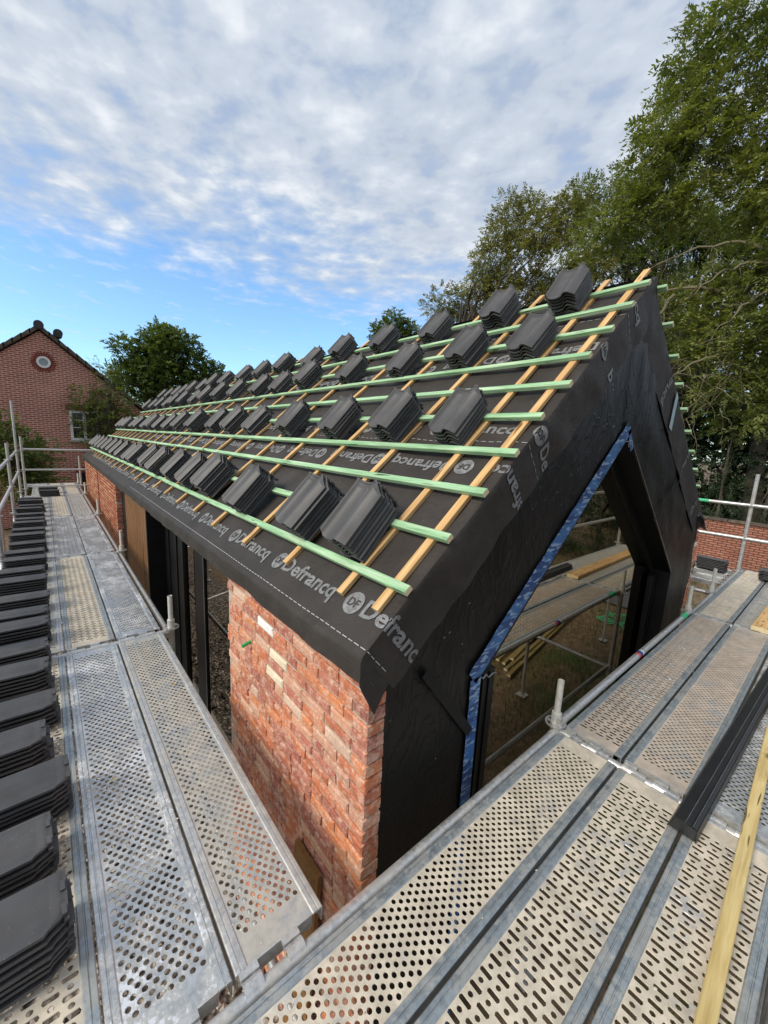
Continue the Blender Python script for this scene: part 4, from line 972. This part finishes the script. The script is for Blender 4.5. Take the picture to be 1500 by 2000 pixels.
# ------------------------------------------------------------------ ground and site material
b = MB(); gx = [-400, -60, -20] + [-10+1.0*i for i in range(45)] + [45, 80, 400]; gy = [-400, -60, -20]+[-10+1.0*i for i in range(50)]+[50, 90, 400]
b.v = [(x, y, GZ+(0.06*nz(x*.5, y*.5)-0.03 if -11 < x < 36 and -11 < y < 41 else -0.03)) for x in gx for y in gy]; n = len(gy)
b.f = [(i*n+j, (i+1)*n+j, (i+1)*n+j+1, i*n+j+1) for i in range(len(gx)-1) for j in range(n-1)]; b.m = [0]*len(b.f)
o = b.build('ground', M_ground, None, True, fix=False); o['kind'] = 'structure'
b = MB()
for i in range(2600):                                              # gravel along the long wall
    x, y = random.uniform(-1.6, 0.88), random.uniform(0.6, 7.5); r_ = random.uniform(.016, .04); a = random.uniform(0, 6.28)
    vs = [(x+r_*math.cos(a+k*1.571)*random.uniform(.7, 1.2), y+r_*math.sin(a+k*1.571)*random.uniform(.7, 1.2), GZ+.01+random.uniform(0, .008)) for k in range(4)]
    b.add(vs+[(x+random.uniform(-.006, .006), y, GZ+.015+r_*.7), (x, y, GZ-.02)], [(0,1,4), (1,2,4), (2,3,4), (3,0,4)])
M_pebble = speck('pebble', (0.20, 0.165, 0.135), (0.42, 0.36, 0.30), 3, 0.9, 0, 0); pm_t = M_pebble.node_tree
g_ = pm_t.nodes.new('ShaderNodeNewGeometry'); lnk(pm_t, ramp(pm_t, g_.outputs['Random Per Island'], [(0, (0.10, 0.085, 0.07)), (0.5, (0.24, 0.20, 0.165)), (1, (0.46, 0.41, 0.35))]), pm_t.nodes['Principled BSDF'].inputs['Base Color'])
o = b.build('gravel', M_pebble, None, fix=False); o['kind'] = 'stuff'; tag(o, 'grey brown gravel along the long wall under the scaffold', 'gravel')
def blades(name, n, area, h, m, label):
    b = MB()
    for i in range(n):
        x, y = area(); hh = h*random.uniform(.5, 1.3); a = random.uniform(0, 6.28); lx, ly = random.uniform(-.5, .5)*hh, random.uniform(-.5, .5)*hh; w_ = .006
        b.add([(x-w_*math.cos(a), y-w_*math.sin(a), GZ-.03), (x+w_*math.cos(a), y+w_*math.sin(a), GZ-.03), (x+lx, y+ly, GZ+hh)], [(0, 1, 2)])
    o = b.build(name, m, None, fix=False); o['kind'] = 'stuff'; tag(o, label, 'grass'); return o
def rect(x0, x1, y0, y1): return lambda: (random.uniform(x0, x1), random.uniform(y0, y1))
M_grassbl = leafmat('grass_blade', (0.05, 0.07, 0.02), (0.09, 0.115, 0.032), (0.16, 0.15, 0.06), 0.3)
blades('grass', 12000, rect(5.9, 16, -4.5, 7), .16, M_grassbl, 'rough grass beside the right end of the house')
blades('grass', 12000, rect(-7, -1.7, 1, 12), .14, M_grassbl, 'lawn left of the scaffold')
blades('grass', 3500, rect(2.4, 7, -3.6, 0.6), .16, M_grassbl, 'tall grass below the gable deck')
for i in range(11):
    me = barmesh('timber_batten', 3.8, .06, .04, [M_oldplank, M_endgrain]); x0 = 5.6+random.uniform(-.4, .4); y0 = -0.5-0.085*i
    o = inst('timber_batten', me, None, mat=Matrix.Translation((x0, y0, GZ+.06+0.05*(i % 3)+.02*random.random())) @ Matrix.Rotation(R(-9+random.uniform(-2.5, 2.5)), 4, 'Z'))
    tag(o, 'one of the pale battens in the heap on the ground behind the gable deck', 'timber batten', 'battens heaped on the ground')
b = MB(); n = 14
b.v = [(10.4+1.9*i/n+.1*nz(i, j), -1.3+1.7*j/n+.1*nz(j, i, 3), GZ+.02+.32*max(0, math.sin(math.pi*i/n)*math.sin(math.pi*j/n))*(1+.9*nz(i*.6, j*.6, 2))) for i in range(n+1) for j in range(n+1)]
b.f = [(i*(n+1)+j, i*(n+1)+j+1, (i+1)*(n+1)+j+1, (i+1)*(n+1)+j) for i in range(n) for j in range(n)]; b.m = [0]*len(b.f)
o = b.build('tarpaulin', M_tarp, None, True); tag(o, 'crumpled grey tarpaulin on the ground, mirrored in the gable window', 'tarpaulin')
b = MB(); pts = [(9.4+.35*math.cos(i*.9)*(1+.4*nz(i, 1)), -0.35+.3*math.sin(i*1.3), GZ+.06+.05*math.sin(i*2.1)) for i in range(26)]; b.path(pts, [.009]*26, 6)
o = b.build('green_strap', M_greenpaint, None); tag(o, 'tangle of green strapping on the ground, mirrored in the gable window', 'strap')
for i, (x, y, lb) in enumerate([(-0.9, 5.1, 'grey block lying in the gravel by the outer posts'), (0.3, 3.2, 'grey block in the gravel near the glazed door')]):
    o = MB().box(-.2, .2, -.1, .1, 0, .14).build('concrete_block', M_concrete, None); o.location = (x, y, GZ); o.rotation_euler = (0, 0, .4); tag(o, lb, 'block')

# ------------------------------------------------------------------ neighbouring house
NY = 19.0
NH = empty('neighbour_house', (0.2, NY+4, GZ), 'dark red brick house with round gable window and old tiled roof', 'house')
NINV = Matrix.Translation((-0.2, -NY-4, -GZ))
def npart(o, parent=None):
    if parent is None: o.parent = NH; o.matrix_parent_inverse = NINV
    else: o.parent = parent
    return o
AX, AZ = 0.18, 4.86; sl = 0.83; xl, xr = -4.4, 4.75
GA = npart(MB().prism([(xl, GZ), (xr, GZ), (xr, AZ-sl*(xr-AX)), (AX, AZ), (xl, AZ-sl*(AX-xl))], NY, NY+8, 'Y').build('brick_gable', M_nbrick))
for sgn, nm in ((1, 'roof'), (-1, 'roof')):
    xe = xr+.3 if sgn > 0 else xl-.3; ze = AZ+.05-sl*abs(xe-AX)
    rf = npart(MB().prism([(AX, AZ+.05), (xe, ze), (xe, ze+.13), (AX, AZ+.20)], NY-.10, NY+8.2, 'Y').build('roof', M_oldroof))
    L = math.hypot(xe-AX, ze-AZ); nn = int(L/.30)
    for i in range(nn):                                              # verge tiles, each tilted over the next
        t0 = i/nn; x0 = AX+(xe-AX)*t0; z0 = AZ+.22-sl*abs(x0-AX); t1 = (i+1.15)/nn; x1 = AX+(xe-AX)*t1; z1 = AZ+.17-sl*abs(x1-AX)
        npart(MB().prism([(x0, z0-.16), (x1, z1-.12), (x1, z1+.02), (x0, z0)], NY-.16, NY+.22, 'Y').build('verge_tile', M_oldroof), rf)
for x, y, z in ((AX, NY-.18, AZ+.20), (AX+.52, NY+.3, AZ+.10)):
    b = MB(); b.tube((x, y, z-.02), (x, y+.5, z-.02), .14, 14); npart(b.build('ridge_end_tile', M_pole_dark, None, True))
b = MB(); b.tube((AX, NY+.4, AZ+.17), (AX, NY+8, AZ+.17), .13, 12); npart(b.build('ridge_tiles', M_oldroof, None, True))
def ringmesh(r0, r1, y0, y1, n=32):
    b = MB()
    for i in range(n):
        a0, a1 = 2*math.pi*i/n, 2*math.pi*(i+1)/n
        b.prism([(r0*math.cos(a0), r0*math.sin(a0)), (r1*math.cos(a0), r1*math.sin(a0)), (r1*math.cos(a1), r1*math.sin(a1)), (r0*math.cos(a1), r0*math.sin(a1))], y0, y1, 'Y')
    return b
RW = npart(link(bpy.data.objects.new('round_window', None))); RW.location = (0.22, NY, 3.83)
def rw(mb, n, m): o = mb.build(n, m, None); o.parent = RW; return o
rw(ringmesh(.125, .195, -.05, .02), 'frame', M_white)
b = MB(); b.tube((0, -.02, 0), (0, -.012, 0), .13, 28); rw(b, 'pane', M_frost)
M_darkbrick = speck('dark_soldier_brick', (0.16, 0.035, 0.025), (0.25, 0.06, 0.04), 12, 0.9)
sold = MB().box(.205, .35, -.012, .03, -.026, .026).mesh('brick', M_darkbrick)
for i in range(26): inst('brick', sold, RW, mat=Matrix.Rotation(2*math.pi*i/26, 4, 'Y'))
SW = npart(link(bpy.data.objects.new('sash_window', None))); SW.location = (1.24, NY, 1.68)
def sw(x0, x1, z0, z1, n, m, y0=-.04, y1=.02): o = MB().box(x0, x1, y0, y1, z0, z1).build(n, m, None); o.parent = SW; return o
sw(-.43, -.35, -.52, .56, 'frame', M_white); sw(.35, .43, -.52, .56, 'frame', M_white); sw(-.35, .35, .48, .56, 'frame', M_white); sw(-.35, .35, -.52, -.43, 'frame', M_white); sw(-.045, .045, -.43, .48, 'frame', M_white)
for x0 in (-.35, .045):
    for z0, z1 in ((-.43, -.06), (-.03, .21), (.24, .48)): sw(x0, x0+.305, z0, z1, 'pane', M_nglass, -.012, -.006)
    for z0 in (-.06, .21): sw(x0, x0+.305, z0, z0+.03, 'glazing_bar', M_white, -.03, .01)
sw(-.48, .48, -.58, -.53, 'sill', M_concrete, -.09, .02)
sol2 = MB().box(-.03, .03, -.012, .02, 0, .20).mesh('brick', M_darkbrick)
for i in range(15): inst('brick', sol2, SW, (-.49+.07*i, 0, .575))
LW = npart(link(bpy.data.objects.new('low_window', None))); LW.location = (1.30, NY, -0.05)
o = MB().box(-.36, .4, -.01, .0, -.7, .0).build('pane', M_nglass, None); o.parent = LW
for i in range(13): inst('brick', sol2, LW, (-.42+.07*i, 0, .0))
b = MB(); b.tube((-0.05, NY-.12, -.42), (-0.05, NY-.01, -.42), .05, 12, .03); b.tube((-0.05, NY-.12, -.40), (-0.05, NY-.2, -.5), .035, 10, .07)
npart(b.build('wall_lamp', M_white, None, True))

# garden wall at the right
GWL = empty('garden_wall', (17, 6, GZ), 'low red brick garden wall behind the scaffold at the right', 'wall'); GWL['kind'] = 'thing'
o = MB().box(0, .22, -8.5, 14, 0, 1.62).build('wall_body', M_gbrick, GWL); 
cop = MB().box(-.05, .27, -.24, .24, 1.62, 1.69).mesh('coping_stone', M_oldroof)
for i in range(44): inst('coping_stone', cop, GWL, (0, -8.25+.5*i, 0))

# ------------------------------------------------------------------ trees and shrubs
def sprig(nleaf, L, leaf, wide, droop, rd, fan=1.0):
    vs, fs = [], []
    for i in range(nleaf):
        t = 0.12+0.88*i/nleaf; base = np.array([t*L, 0, -droop*t*t*L]); sd_ = 1 if i % 2 else -1
        a = rd.uniform(.5, 1.2)*sd_*fan; el_ = rd.uniform(-.5, .45); ln = leaf*rd.uniform(.7, 1.25)
        d = np.array([math.cos(a)*math.cos(el_), math.sin(a)*math.cos(el_), math.sin(el_)-0.25]); d /= np.linalg.norm(d)
        sdv = np.cross(d, [rd.uniform(-.6, .6), rd.uniform(-.6, .6), 1.0]); sdv /= np.linalg.norm(sdv)+1e-9
        k = len(vs); m_ = base+d*ln*.5; 
        vs += [base, m_-sdv*ln*wide*.5, base+d*ln, m_+sdv*ln*wide*.5]; fs += [(k, k+1, k+2, k+3)]
    return np.array(vs), np.array(fs)
def foliage(name, clumps, dens, sp, m, parent, seed, upbias=0.15, hollow=0.55):
    """clumps: (x, y, z, rx, ry, rz); sprigs spread through the outer part of every clump, pointing outwards"""
    rs = np.random.RandomState(seed); V, Fc = [], []; off = 0
    for (x, y, z, rx, ry, rz) in clumps:
        n = max(4, int(dens*(rx*ry*rz)**(2/3)))
        d = rs.normal(size=(n, 3)); d /= np.linalg.norm(d, axis=1)[:, None]; rr = rs.uniform(hollow**3, 1, n)**(1/3)
        rr *= 1+0.22*np.sin(d[:, 0]*5+seed)*np.cos(d[:, 1]*4+x)
        c = np.array([x, y, z])+d*rr[:, None]*np.array([rx, ry, rz])
        X = d*np.array([1, 1, .75])+rs.normal(size=(n, 3))*.45+np.array([0, 0, upbias]); X /= np.linalg.norm(X, axis=1)[:, None]
        U = np.array([0, 0, 1.0])+rs.normal(size=(n, 3))*.35; Y = np.cross(U, X); Y /= np.linalg.norm(Y, axis=1)[:, None]+1e-9; Z = np.cross(X, Y)
        sc = rs.uniform(.6, 1.3, n)
        for si, (sv, sf) in enumerate(sp):
            ix = np.arange(n) % len(sp) == si; k = ix.sum()
            if not k: continue
            B = np.stack([X[ix], Y[ix], Z[ix]], 1)*sc[ix][:, None, None]
            W_ = np.einsum('vk,nkj->nvj', sv, B)+c[ix][:, None, :]
            V.append(W_.reshape(-1, 3)); Fc.append((sf[None]+(np.arange(k)*len(sv))[:, None, None]+off).reshape(-1, 4)); off += k*len(sv)
    V = np.concatenate(V); Fc = np.concatenate(Fc); me = bpy.data.meshes.new(name); me.vertices.add(len(V)); me.vertices.foreach_set('co', V.astype(np.float32).ravel())
    me.loops.add(Fc.size); me.loops.foreach_set('vertex_index', Fc.astype(np.int32).ravel()); me.polygons.add(len(Fc))
    me.polygons.foreach_set('loop_start', np.arange(0, Fc.size, 4, dtype=np.int32)); me.polygons.foreach_set('loop_total', np.full(len(Fc), 4, np.int32))
    me.update(calc_edges=True); me.materials.append(m); return link(bpy.data.objects.new(name, me), parent)
rd0 = random.Random(3)
SP_ash = [sprig(15, .55, .15, .38, .45, rd0) for _ in range(5)]; SP_small = [sprig(12, .42, .11, .5, .25, rd0) for _ in range(5)]
SP_dense = [sprig(14, .40, .15, .5, .2, rd0) for _ in range(5)]; SP_con = [sprig(16, .45, .10, .22, .35, rd0, 1.1) for _ in range(5)]
SP_long = [sprig(12, .36, .20, .22, .6, rd0) for _ in range(5)]
def limbs(name, base, targets, r0, parent, seed, m=M_bark, wander=.25, twigs=0):
    rd = random.Random(seed); b = MB()
    for (tx, ty, tz, rr, t0) in targets:
        s0 = Vector(base[0]).lerp(Vector(base[1]), t0); e0 = Vector((tx, ty, tz)); n = 8; pts, rad = [], []
        for i in range(n+1):
            t = i/n; p = s0.lerp(e0, t); w_ = wander*math.sin(t*math.pi)*(e0-s0).length*.3
            p += Vector((w_*nz(t*2.5, seed+tx, 1)*1.4, w_*nz(t*2.5, seed+ty, 5)*1.4, w_*nz(t*2.5, tz, 9)+.12*w_)); pts.append(p); rad.append(rr*(1-t)+.006)
        b.path(pts, rad, 7)
        for q in range(twigs):
            i = rd.randrange(3, n); p = pts[i]; L = rd.uniform(.5, 1.4); d = Vector((rd.uniform(-1, 1), rd.uniform(-1, 1), rd.uniform(-.8, .5))).normalized(); tp = [p]
            for j in range(4): d = (d+Vector((rd.uniform(-.4, .4), rd.uniform(-.4, .4), rd.uniform(-.45, .25)))).normalized(); tp.append(tp[-1]+d*L/4)
            b.path(tp, [.012, .009, .006, .004, .002], 4)
    return b.build(name, m, parent, True, fix=False)
def rel(cl, o): return [(x-o[0], y-o[1], z-o[2], a, b_, c_) for x, y, z, a, b_, c_ in cl]
def tree(name, base, top, cl, dens, sp, m, label, r0, seed, limb_to=None, group=None, hollow=.55, twigs=0, up=.15, bark=M_bark, cat='tree'):
    e_ = empty(name, base, label, cat, group); 
    b = MB(); pts, rad = [], []; B0, T0 = Vector((0,0,-.1)), Vector(top)-Vector(base)
    for i in range(11): t = i/10; pts.append(B0.lerp(T0, t)+Vector((.18*nz(t*2, seed, 2)*t, .18*nz(t*2, seed, 8)*t, 0))); rad.append(r0*(1-.8*t)+(.35*r0*(1-t)**8))
    b.path(pts, rad, 10); b.build('trunk', bark, e_, True, fix=False)
    c2 = rel(cl, base); foliage('crown', c2, dens, sp, m, e_, seed, up, hollow)
    lt = limb_to or [(x, y, z-.2*c_, r0*.30, .35+.6*random.random()*.8) for x, y, z, a, b_, c_ in c2]
    limbs('limbs', (B0, T0), lt, r0, e_, seed, bark, .3, twigs); return e_
def clumps(seed, anchors, n, spread, r0, r1, flat=.8):
    rd = random.Random(seed); res = []
    for (x, y, z, r_) in anchors:
        res.append((x, y, z, r_, r_, r_*flat))
        for i in range(n):
            d = Vector((rd.gauss(0, 1), rd.gauss(0, 1), rd.gauss(0, 1))).normalized()*r_*spread; q = rd.uniform(r0, r1)*r_
            res.append((x+d.x, y+d.y, z+d.z, q, q, q*flat))
    return res
A_BIG = [(18.18, 5.51, 15.28, 0.98), (18.45, 4.56, 15.55, 0.8), (18.44, 4.57, 14.01, 1.18), (18.13, 5.69, 13.72, 0.96), (17.92, 6.3, 13.15, 0.96), (18.34, 4.97, 12.39, 1.08), (18.59, 3.92, 12.16, 0.88), (17.82, 6.59, 12.11, 0.82), (18.15, 5.61, 11.66, 0.95), (17.64, 7.06, 11.05, 0.76), (17.31, 7.83, 10.33, 0.73), (17.04, 8.4, 9.69, 0.64), (17.94, 6.26, 10.69, 0.83), (18.6, 3.86, 10.96, 0.6), (18.68, 3.49, 7.69, 0.79), (18.52, 4.23, 7.33, 0.76), (18.32, 5.03, 7.55, 0.62), (18.76, 2.99, 6.07, 0.91), (18.6, 3.88, 5.85, 0.92), (18.35, 4.93, 6.32, 0.69), (18.17, 5.56, 7.1, 0.54), (18.78, 2.86, 4.4, 0.85), (18.76, 3.02, 3.29, 0.66), (18.58, 3.95, 4.46, 0.68), (18.43, 4.62, 5.13, 0.53)]
A_DARK = [(24.72, 10.86, 15.55, 0.97), (24.25, 11.87, 15.51, 0.87), (25.25, 9.55, 12.93, 1.45), (25.87, 7.74, 12.08, 1.39), (26.37, 5.81, 10.97, 1.33), (26.65, 4.35, 9.77, 1.28), (24.73, 10.83, 12.39, 1.25), (25.55, 8.74, 10.02, 1.45), (26.06, 7.08, 7.27, 1.42), (26.51, 5.12, 3.6, 1.39), (26.23, 6.4, 4.65, 1.31), (26.8, 3.25, 2.63, 1.32)]
A_OLIVE = [(20.35, 12.73, 13.04, 1.28), (19.67, 13.75, 13.39, 0.94), (21.07, 11.49, 13.22, 1.09), (19.19, 14.41, 11.6, 0.87), (20.04, 13.21, 11.27, 1.24), (20.96, 11.7, 11.12, 1.21), (21.63, 10.4, 10.84, 0.95), (19.61, 13.84, 9.8, 0.92), (20.7, 12.14, 9.06, 0.95), (18.78, 14.95, 10.22, 0.69), (21.4, 10.86, 9.21, 0.93)]
A_SMALL = [(19.32, 17.4, 10.1, 0.87), (18.71, 18.05, 9.72, 0.65), (20.02, 16.59, 9.96, 0.86), (19.28, 17.45, 8.89, 0.76), (20.26, 16.29, 8.95, 0.76)]
A_ROUND = [(22.17, 25.77, 10.61, 1.01), (21.25, 26.54, 9.86, 0.8), (23.11, 24.94, 10.28, 0.87), (21.91, 26.0, 9.32, 0.94)]
A_LEFT = [(5.67, 29.46, 6.09, 1.35), (4.47, 29.66, 6.22, 0.82), (6.93, 29.19, 6.58, 1.26), (8.05, 28.9, 5.71, 1.12), (6.3, 29.33, 4.78, 1.58), (4.92, 29.59, 4.47, 1.26), (4.01, 29.73, 4.82, 0.71), (8.78, 28.69, 5.28, 0.66), (5.71, 29.45, 7.16, 0.78), (7.1, 29.15, 7.38, 0.69)]
A_PALE = [(2.86, 30.87, 5.15, 0.6), (3.68, 30.78, 5.08, 0.56), (3.2, 30.83, 4.5, 0.61)]
A_CLIMB = [(1.92, 18.4, 3.54, 0.33), (1.5, 18.44, 2.95, 0.28), (2.2, 18.37, 2.93, 0.3), (1.78, 18.41, 2.43, 0.37), (1.31, 18.45, 1.75, 0.28), (1.94, 18.4, 1.79, 0.37), (1.55, 18.43, 1.24, 0.3), (2.41, 18.34, 2.39, 0.22), (1.24, 18.46, 2.29, 0.16), (2.64, 18.31, 2.12, 0.17)]
A_BUSH = [(-0.73, 16.78, 0.85, 0.58), (-0.23, 16.8, 0.78, 0.37), (-0.87, 16.78, -0.09, 0.56), (-0.4, 16.8, -0.19, 0.43), (-0.97, 16.77, 1.38, 0.38), (-0.06, 16.8, 0.21, 0.23)]
bigc = clumps(1, A_BIG+[(19.0, 3.4, 11.0, 1.1), (18.9, 4.3, 10.2, 1.0), (19.3, 2.6, 9.6, 1.1), (19.2, 2.4, 11.8, 1.1), (19.5, 1.8, 8.4, 1.1), (19.2, 2.2, 13.4, 1.2), (19.2, 1.8, 15, 1.2), (19.4, 1.6, 6.5, 1.1), (19.3, 2.0, 5, 1.1)], 6, .95, .35, .62, .75)
tree('ash_tree', (20.3, 2.2, GZ), (19.6, 3.3, 12.5), bigc, 128, SP_ash, M_leafA, 'tall broad ash tree at the right edge with bare lower branches', .30, 11, [(x, y, z-.1, .10, .25+.04*(i % 14)) for i, (x, y, z, r_) in enumerate(A_BIG)], twigs=6, hollow=.45)
tree('oak_tree', (26.5, 6.5, GZ), (26, 7, 10), clumps(2, A_DARK+[(25.5, 9.3, 14.2, 1.4), (26, 8, 13.6, 1.3), (26.4, 6.4, 13.0, 1.4), (26.8, 5.0, 12.4, 1.4)], 5, .95, .4, .7), 95, SP_ash, M_leafC, 'dark green tree behind the tall ash', .4, 12, twigs=2)
tree('chestnut_tree', (17.9, 16.0, GZ), (18.2, 15.6, 9.5), clumps(3, A_OLIVE, 5, .95, .35, .6), 300, SP_small, M_leafB, 'olive green tree with brownish seed clusters behind the ridge', .20, 13, twigs=2)
tree('maple_tree', (19.3, 17.5, GZ), (19.3, 17.4, 8), clumps(4, A_SMALL, 5, .95, .35, .6), 220, SP_small, M_leafB, 'loose light tree top left of the olive tree', .14, 14, twigs=2)
tree('round_tree', (22.2, 25.8, GZ), (22.2, 25.8, 7), clumps(5, A_ROUND, 4, .9, .4, .7), 200, SP_dense, M_leafC, 'small round tree top just above the ridge stacks', .25, 15)
tree('lime_tree', (6.2, 29.3, GZ), (6.3, 29.2, 6), clumps(6, A_LEFT, 6, .92, .35, .6), 190, SP_dense, M_leafC, 'dense dark green tree right of the brick house', .35, 16, up=.35)
tree('birch_tree', (3.1, 30.8, GZ), (3.1, 30.8, 4.5), clumps(7, A_PALE, 4, .95, .35, .6), 70, SP_con, M_leafE, 'pale feathery tree top behind the house roof', .16, 17, up=.4)
tree('slender_tree', (1.85, 18.3, GZ), (2.05, 18.3, 3.6), clumps(8, A_CLIMB, 4, .95, .35, .65), 120, SP_long, M_leafE, 'slender tree with long leaves in front of the white window', .07, 18, up=.2)
tree('laurel_bush', (-.6, 16.7, GZ), (-.6, 16.7, .4), clumps(9, A_BUSH, 5, .9, .35, .65), 330, SP_small, M_leafC, 'dark bush at the left behind the scaffold posts', .08, 19, cat='bush')
# clipped dark conifers behind the garden wall, and a tall hedge on the far side of the plot
def conifer(x, y, h, seed, label, group, r_=.85):
    cl = []
    n = int(h/.55)
    for i in range(n):
        t = (i+.4)/n; rr = r_*(1-.55*t); a = seed*1.7+i*2.4; cl.append((x+.3*math.cos(a)*rr, y+.3*math.sin(a)*rr, GZ+.3+t*h, rr*.85, rr*.85, .55))
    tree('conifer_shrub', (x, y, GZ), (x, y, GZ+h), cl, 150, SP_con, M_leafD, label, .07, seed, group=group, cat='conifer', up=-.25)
for i in range(9): conifer(18.5+.3*nz(i, 2), -3.2+1.25*i, 4.3+.7*nz(i*1.3, 7), 30+i, 'dark conifer in the row behind the garden wall', 'dark conifers behind the garden wall')
for i in range(9):
    x, y = 21.5+.8*nz(i, 4), -5+2.1*i; h = 7.0+1.5*nz(i*1.3, 9)
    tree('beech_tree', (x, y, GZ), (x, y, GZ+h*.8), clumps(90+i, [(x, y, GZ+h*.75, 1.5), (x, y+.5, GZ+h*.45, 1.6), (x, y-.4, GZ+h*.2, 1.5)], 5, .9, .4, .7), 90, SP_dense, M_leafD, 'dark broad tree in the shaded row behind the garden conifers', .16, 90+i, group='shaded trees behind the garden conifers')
for i in range(8): conifer(15.8-.85*i, -2.2-.85*i+.3*nz(i, 5), 4.6+.9*nz(i*1.7, 3), 50+i, 'dark conifer in the hedge mirrored in the gable window', 'hedge mirrored in the gable window', 1.15)
for i in range(5): conifer(-9.5+.4*nz(i, 5), 1.5+2.4*i, 4.0+.8*nz(i*1.7, 3), 70+i, 'dark conifer in the hedge mirrored in the door glass', 'hedge mirrored in the door glass', 1.3)
# bare hanging twigs under the ash
b = MB(); rd = random.Random(5)
for i in range(46):
    p = Vector((17.7+rd.uniform(-.4, .8), 4.2+rd.uniform(-1.0, 1.2), 4.3+rd.uniform(-1.3, 1.0))); d = Vector((rd.uniform(-1, .2), rd.uniform(-1, 1), rd.uniform(-1, .3))).normalized(); tp = [p]; L = rd.uniform(.9, 2.0)
    for j in range(7): d = (d+Vector((rd.uniform(-.5, .5), rd.uniform(-.5, .5), rd.uniform(-.55, .25)))).normalized(); tp.append(tp[-1]+d*L/7)
    b.path(tp, [.014, .012, .010, .008, .006, .005, .004, .002], 4)
TREE = bpy.data.objects['ash_tree']; o = b.build('hanging_twigs', M_twig, TREE, True, fix=False); o.matrix_parent_inverse = Matrix.Translation((-20.3, -2.2, -GZ)); o['kind'] = 'stuff'

# long bare boughs standing out of the ash crown
b = MB(); rd = random.Random(8)
for st, en, bow in (((19.0, 2.6, 8.3), (16.8, 6.2, 8.0), .9), ((18.6, 2.9, 8.0), (17.0, 4.6, 7.0), .5), ((17.9, 4.0, 7.2), (16.6, 6.6, 6.9), .5), ((18.8, 2.4, 7.4), (17.2, 3.9, 5.6), .3), ((17.6, 5.2, 7.3), (16.9, 6.4, 5.5), -.2), ((18.2, 3.4, 5.2), (17.0, 4.9, 4.3), .3)):
    P, Q = Vector(st), Vector(en); tp = []
    for j in range(13): t = j/12; tp.append(P.lerp(Q, t)+Vector((.12*nz(j*.5, st[0]), .2*nz(j*.45, st[1]), bow*math.sin(math.pi*t)*.7+.14*nz(j*.6, st[2]))))
    b.path(tp, [.055*(1-j/12)+.010 for j in range(13)], 7)
    for q in range(9):
        i = rd.randrange(3, 13); p = tp[min(i, 12)]; d = Vector((rd.uniform(-.6, .2), rd.uniform(-.6, 1), rd.uniform(-.9, .5))).normalized(); sp_ = [p]; L = rd.uniform(.5, 1.3)
        for j in range(6): d = (d+Vector((rd.uniform(-.45, .45), rd.uniform(-.45, .45), rd.uniform(-.5, .25)))).normalized(); sp_.append(sp_[-1]+d*L/6)
        b.path(sp_, [.014, .012, .009, .007, .005, .003, .002], 4)
o = b.build('bare_boughs', M_twig, TREE, True, fix=False); o.matrix_parent_inverse = Matrix.Translation((-20.3, -2.2, -GZ)); o['kind'] = 'stuff'
